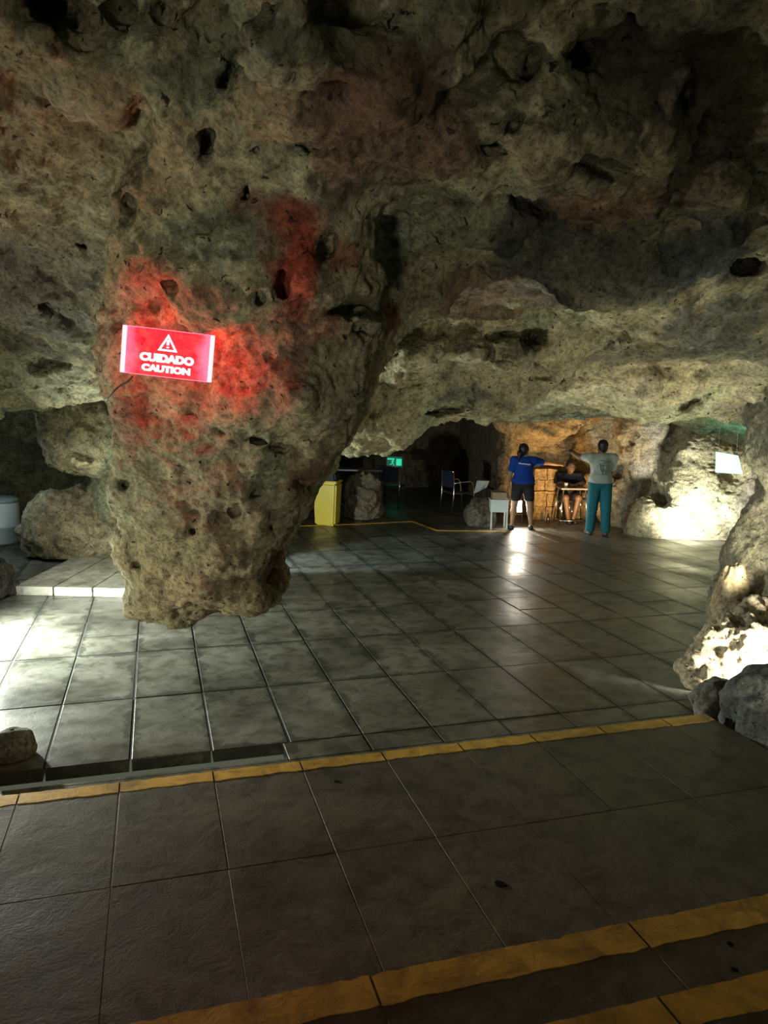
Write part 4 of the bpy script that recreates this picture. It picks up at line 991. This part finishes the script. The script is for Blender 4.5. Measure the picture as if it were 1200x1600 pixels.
o = blob('shirt', inf(torso, 0.022)+[('c', shR, lerp(shR, elR, .62), 0.072, 0.062), ('c', shL, lerp(shL, elL, .62), 0.072, 0.062), ('e', (0, 0, 0.86), (0.19, 0.14, 0.12))], VX, 0.04, fabric('blue_shirt', (0.008, 0.045, 0.30)), root, [((0, 0, 0.80), (0, 0, 1)), ((0, 0, 1.275), (0, 0, -1))]); o['label'] = 'royal blue shirt'
bm = bmesh.new()
for i in range(12):
    t_ = -0.115+0.20*i/12
    x0_, x1_ = t_, t_+0.20/12+.001
    bm_box(bm, (x0_, -0.132, 1.150-0.10*(x0_+.1)), (x1_, -0.10, 1.168-0.10*(x0_+.1)))
o = from_bm('shirt_stripe', bm, plain('white_stripe', (0.6, 0.62, 0.7), .7), root); o['label'] = 'white stripe across the shoulders'
o = blob('shorts', [('e', (0, 0, 0.83), (0.185, 0.14, 0.13)), ('c', hpL, lerp(hpL, knL, .62), 0.108, 0.088), ('c', hpR, lerp(hpR, knR, .62), 0.108, 0.088)], VX, 0.04, fabric('black_shorts', (0.02, 0.02, 0.025)), root, [((0, 0, 0.50), (0, 0, 1)), ((0, 0, 0.93), (0, 0, -1))]); o['label'] = 'black knee-length shorts'
hc = Vector(hd); f_ = Vector(fac).normalized()
o = blob('hair', [('e', tuple(hc-f_*0.022+Vector((0, 0, 0.030))), (0.088, 0.094, 0.094)), ('e', tuple(hc-f_*0.05-Vector((0, 0, 0.03))), (0.072, 0.07, 0.075)), ('e', tuple(hc-f_*0.12-Vector((0, 0, 0.05))), (0.05, 0.05, 0.05)), ('c', tuple(hc-f_*0.12-Vector((0, 0, 0.06))), tuple(hc-f_*0.13-Vector((0.02, 0.03, 0.17))), 0.035, 0.018)], VX, 0.02, M_HAIR, root, [(tuple(hc+f_*0.045), tuple(-f_+Vector((0, 0, 0.45))))]); o['label'] = 'black hair tied back'
for an_, s_ in ((anL, -1), (anR, 1)):
    o = blob('shoe', inf(feet(an_, s_), 0.010), VX, 0.02, M_BLACK, root, [((0, 0, 0.004), (0, 0, 1))])

# --- person in grey shirt and teal trousers, seen from behind, left arm raised to the left
p = onz(933, 836); root = empty('person', (p.x, p.y, 0), 0.0); tag(root, 'person in pale grey printed shirt and teal trousers, seen from behind, raising the left arm', 'person')
hd = (0.0, 0.02, 1.49); fac = (-0.3, 0.95, 0)
shL = (-0.18, 0.0, 1.30); elL = (-0.34, 0.16, 1.31); wrL = (-0.47, 0.30, 1.39); shR = (0.18, 0, 1.30); elR = (0.22, 0.10, 1.04); wrR = (0.13, 0.30, 1.02)
hpL, hpR = (-0.09, 0, 0.85), (0.09, 0, 0.85); knL, knR = (-0.11, 0.01, 0.46), (0.11, -0.02, 0.46); anL, anR = (-0.125, 0.02, 0.08), (0.125, -0.03, 0.08)
torso = [('e', (0, 0, 0.90), (0.16, 0.115, 0.13)), ('e', (0, 0, 1.05), (0.14, 0.10, 0.15)), ('e', (0, 0.0, 1.21), (0.165, 0.11, 0.15)), ('c', shL, shR, 0.055, 0.055)]
arms = [('c', shR, elR, 0.054, 0.042), ('c', elR, wrR, 0.040, 0.027), ('c', shL, elL, 0.054, 0.042), ('c', elL, wrL, 0.040, 0.027)]
legs = [('c', hpL, knL, 0.090, 0.058), ('c', hpR, knR, 0.090, 0.058), ('c', knL, anL, 0.055, 0.035), ('c', knR, anR, 0.055, 0.035)]
body = torso+arms+legs+feet(anL, -1)+feet(anR, 1)+[('c', (0, 0, 1.32), (0, 0.015, 1.43), 0.055, 0.052)]+head_prims(hd, fac)+hand(wrL, (-1, 0.45, -0.15), (0, 0, -1), 0.5, point_finger=True, side=-1)+hand(wrR, (-0.6, 0.8, 0), (0, 0, 1), 0.4)
blob('body', body, VX, 0.035, M_SKIN2, root); eyes(hd, fac, 1, root)
M_GREY = fabric('grey_shirt', (0.33, 0.38, 0.36))
o = blob('shirt', inf(torso, 0.028)+[('c', shR, lerp(shR, elR, .6), 0.080, 0.070), ('c', shL, lerp(shL, elL, .5), 0.080, 0.068), ('e', (0, 0, 0.95), (0.185, 0.145, 0.13))], VX, 0.04, M_GREY, root, [((0, 0, 0.885), (0, 0, 1)), ((0, 0, 1.385), (0, 0, -1))]); o['label'] = 'pale grey shirt'
bm = bmesh.new()
def ring(cx, cz, r_, a0=0, a1=360, t_=0.006, n_=18):
    bm_tube(bm, [(cx+r_*cos(radians(a0+(a1-a0)*i/n_)), -0.137-0.002*abs(1), cz+r_*1.1*sin(radians(a0+(a1-a0)*i/n_))) for i in range(n_+1)], t_, 5)
ring(0.02, 1.15, 0.035); ring(0.02, 1.15, 0.075, -60, 250); ring(0.02, 1.15, 0.055, 200, 420); ring(-0.03, 1.225, 0.04, 190, 350); ring(0.05, 1.225, 0.03, 10, 170); ring(0.01, 1.07, 0.03, 180, 380)
bm_tube(bm, [(-0.07, -0.137, 1.265), (0.09, -0.137, 1.26)], 0.006, 5); bm_tube(bm, [(-0.05, -0.137, 1.04), (0.08, -0.137, 1.035)], 0.005, 5)
o = from_bm('back_print', bm, plain('print_grey', (0.13, 0.16, 0.16), .8), root); o['label'] = 'dark curling print on the back'
M_TEAL = fabric('teal_trousers', (0.015, 0.115, 0.15))
o = blob('trousers', [('e', (0, 0, 0.88), (0.18, 0.13, 0.12)), ('c', hpL, knL, 0.112, 0.088), ('c', hpR, knR, 0.112, 0.088), ('c', knL, (anL[0], anL[1], 0.09), 0.086, 0.078), ('c', knR, (anR[0], anR[1], 0.09), 0.086, 0.078)], VX, 0.03, M_TEAL, root, [((0, 0, 0.06), (0, 0, 1)), ((0, 0, 0.95), (0, 0, -1))]); o['label'] = 'teal trousers'
hc = Vector(hd); f_ = Vector(fac).normalized()
o = blob('hair', [('e', tuple(hc-f_*0.024+Vector((0, 0, 0.028))), (0.088, 0.094, 0.093)), ('e', tuple(hc-f_*0.045-Vector((0, 0, 0.035))), (0.068, 0.06, 0.06))], VX, 0.02, M_HAIR, root, [(tuple(hc+f_*0.045), tuple(-f_+Vector((0, 0, 0.4))))]); o['label'] = 'short dark hair'
bm = bmesh.new(); w1_ = Vector(lerp(elL, wrL, .80)); w2_ = Vector(lerp(elL, wrL, .95)); bm_tube(bm, [w1_, w2_], 0.036, 14); from_bm('wristband', bm, M_BLACK, root, True)
for an_, s_ in ((anL, -1), (anR, 1)): blob('shoe', inf(feet(an_, s_), 0.012), VX, 0.02, M_DK, root, [((0, 0, 0.004), (0, 0, 1))])

# --- seated person behind the small table, facing the camera, leaning on it
SX, SY = TBL[0]+0.03, TBL[1]+0.44
root = empty('person', (SX, SY, 0), 0.0); tag(root, 'dark-clothed person seated behind the small grey folding table, leaning forward', 'person')
hd = (0.0, -0.16, 1.03); fac = (0.1, -1, -0.0)
shL = (0.17, -0.08, 0.86); shR = (-0.17, -0.08, 0.86); elL = (0.23, -0.22, 0.71+.03); elR = (-0.23, -0.22, 0.74); wrL = (0.06, -0.38, 0.72); wrR = (-0.06, -0.38, 0.72)
hpL, hpR = (0.09, 0.05, 0.47), (-0.09, 0.05, 0.47); knL, knR = (0.12, -0.38, 0.47), (-0.12, -0.38, 0.47); anL, anR = (0.05, -0.36, 0.08), (-0.05, -0.38, 0.08)
torso = [('e', (0, 0.06, 0.50), (0.165, 0.13, 0.12)), ('e', (0, 0.02, 0.64), (0.14, 0.11, 0.14)), ('e', (0, -0.04, 0.78), (0.16, 0.115, 0.13)), ('c', shL, shR, 0.055, 0.055)]
arms = [('c', shR, elR, 0.052, 0.042), ('c', elR, wrR, 0.040, 0.026), ('c', shL, elL, 0.052, 0.042), ('c', elL, wrL, 0.040, 0.026)]
legs = [('c', hpL, knL, 0.085, 0.058), ('c', hpR, knR, 0.085, 0.058), ('c', knL, anL, 0.055, 0.035), ('c', knR, anR, 0.055, 0.035)]
ff = lambda an, s_: [('c', (an[0], an[1]+0.02, 0.038), (an[0]+0.01*s_, an[1]-0.13, 0.030), 0.035, 0.028)]
body = torso+arms+legs+ff(anL, 1)+ff(anR, -1)+[('c', (0, -0.08, 0.87), (0, -0.14, 0.97), 0.052, 0.05)]+head_prims(hd, fac, 0.98)+hand(wrL, (-0.8, -0.6, 0), (0, 0, -1), 0.15, side=1)+hand(wrR, (0.8, -0.6, 0), (0, 0, -1), 0.15, side=-1)
blob('body', body, VX, 0.035, M_SKIN2, root); eyes(hd, fac, 0.98, root)
o = blob('shirt', inf(torso[1:], 0.024)+[('e', (0, 0.06, 0.54), (0.185, 0.15, 0.12)), ('c', shR, lerp(shR, elR, .9), 0.076, 0.062), ('c', shL, lerp(shL, elL, .9), 0.076, 0.062)], VX, 0.04, fabric('dark_shirt', (0.02, 0.02, 0.035)), root, [((0, 0, 0.50), (0, 0, 1)), ((0, -0.08, 0.93), (0, 0.3, -1))]); o['label'] = 'near-black shirt'
o = blob('shorts', [('e', (0, 0.06, 0.50), (0.185, 0.15, 0.11)), ('c', hpL, lerp(hpL, knL, .75), 0.10, 0.082), ('c', hpR, lerp(hpR, knR, .75), 0.10, 0.082)], VX, 0.03, fabric('dark_shorts', (0.02, 0.02, 0.03)), root); o['label'] = 'dark shorts'
hc = Vector(hd); f_ = Vector(fac).normalized()
o = blob('hair', [('e', tuple(hc-f_*0.022+Vector((0, 0, 0.036))), (0.094, 0.102, 0.102))], VX, 0.02, M_HAIR, root, [(tuple(hc+f_*0.03), tuple(-f_+Vector((0, 0, 0.9))))]); o['label'] = 'short black hair'
for an_, s_ in ((anL, 1), (anR, -1)): blob('shoe', inf(ff(an_, s_), 0.012), VX, 0.02, M_BLACK, root, [((0, 0, 0.004), (0, 0, 1))])
st = empty('stool', (SX, SY+0.06, 0)); tag(st, 'low dark stool under the seated person behind the small table', 'stool')
bm = bmesh.new(); bm_lathe(bm, [(0.15, 0.345), (0.16, 0.355), (0.16, 0.375), (0.15, 0.385)], 24); from_bm('seat', bm, M_DK, st, True)
for k_ in range(4):
    a_ = pi/4+k_*pi/2; bm = bmesh.new(); bm_tube(bm, [(0.11*cos(a_), 0.11*sin(a_), 0.35), (0.16*cos(a_), 0.16*sin(a_), 0)], 0.011, 8); from_bm('leg', bm, M_CHROME, st, True)

# thin yellow line painted across the far floor
pts_ = [onz(440, 823), onz(560, 819), onz(645, 815), onz(683, 829), onz(800, 831)]
bm = bmesh.new(); rows_ = []
for i, q in enumerate(pts_):
    d_ = (pts_[min(i+1, 4)]-pts_[max(i-1, 0)]).normalized(); n_ = Vector((-d_.y, d_.x, 0))*0.04
    rows_.append([bm.verts.new(q+n_+Vector((0, 0, 0.003))), bm.verts.new(q-n_+Vector((0, 0, 0.003))), bm.verts.new(q-n_+Vector((0, 0, 0.009))), bm.verts.new(q+n_+Vector((0, 0, 0.009)))])
for i in range(4):
    for k_ in range(4): bm.faces.new((rows_[i][k_], rows_[i][(k_+1) % 4], rows_[i+1][(k_+1) % 4], rows_[i+1][k_]))
bm.faces.new(rows_[0]); bm.faces.new(rows_[-1][::-1]); bmesh.ops.recalc_face_normals(bm, faces=bm.faces[:])
o = from_bm('painted_line', bm, M_YEL); tag(o, 'thin yellow line painted on the far floor between the bin and the person in blue', 'line')

# dark spots trodden into the treads
steps = [o for o in bpy.data.objects if o.name.startswith('stair_step')]
M_SPOT = plain('black_gum', (0.012, 0.012, 0.012), 0.95, spec=0.1)
for (x, y, z, st_, r_) in [(782, 1382, 0.17, 0, 0.026), (1141, 1475, 0.34, 1, 0.013), (1147, 1515, 0.34, 1, 0.013), (525, 1221, 0.17, 0, 0.016)]:
    q = onz(x, y, z)-steps[st_].location; rn = random.Random(x); bm = bmesh.new(); n_ = 14
    rr = [r_*(0.7+0.5*rn.random()) for _ in range(n_)]
    lo_ = [bm.verts.new((q.x+rr[i]*cos(2*pi*i/n_), q.y+rr[i]*sin(2*pi*i/n_), q.z)) for i in range(n_)]
    hi_ = [bm.verts.new((q.x+rr[i]*.8*cos(2*pi*i/n_), q.y+rr[i]*.8*sin(2*pi*i/n_), q.z+0.0022)) for i in range(n_)]
    for i in range(n_): bm.faces.new((lo_[i], lo_[(i+1) % n_], hi_[(i+1) % n_], hi_[i]))
    bm.faces.new(hi_); o = from_bm('gum_spot', bm, M_SPOT, steps[st_]); o['label'] = 'small black gum spot'
GR = {'step': 'concrete steps with yellow edges', 'chair': 'tube-framed chairs in the far passage', 'person': 'people standing and sitting by the far wall'}
for o in list(bpy.data.objects):
    if o.parent is None and 'category' in o:
        if o['category'] in GR: o['group'] = GR[o['category']]
        elif o.name.startswith('boulder'): o['group'] = 'loose boulders on the cave floor'
        elif o.name.startswith('folding_table'): o['group'] = 'folding tables in the far passage'
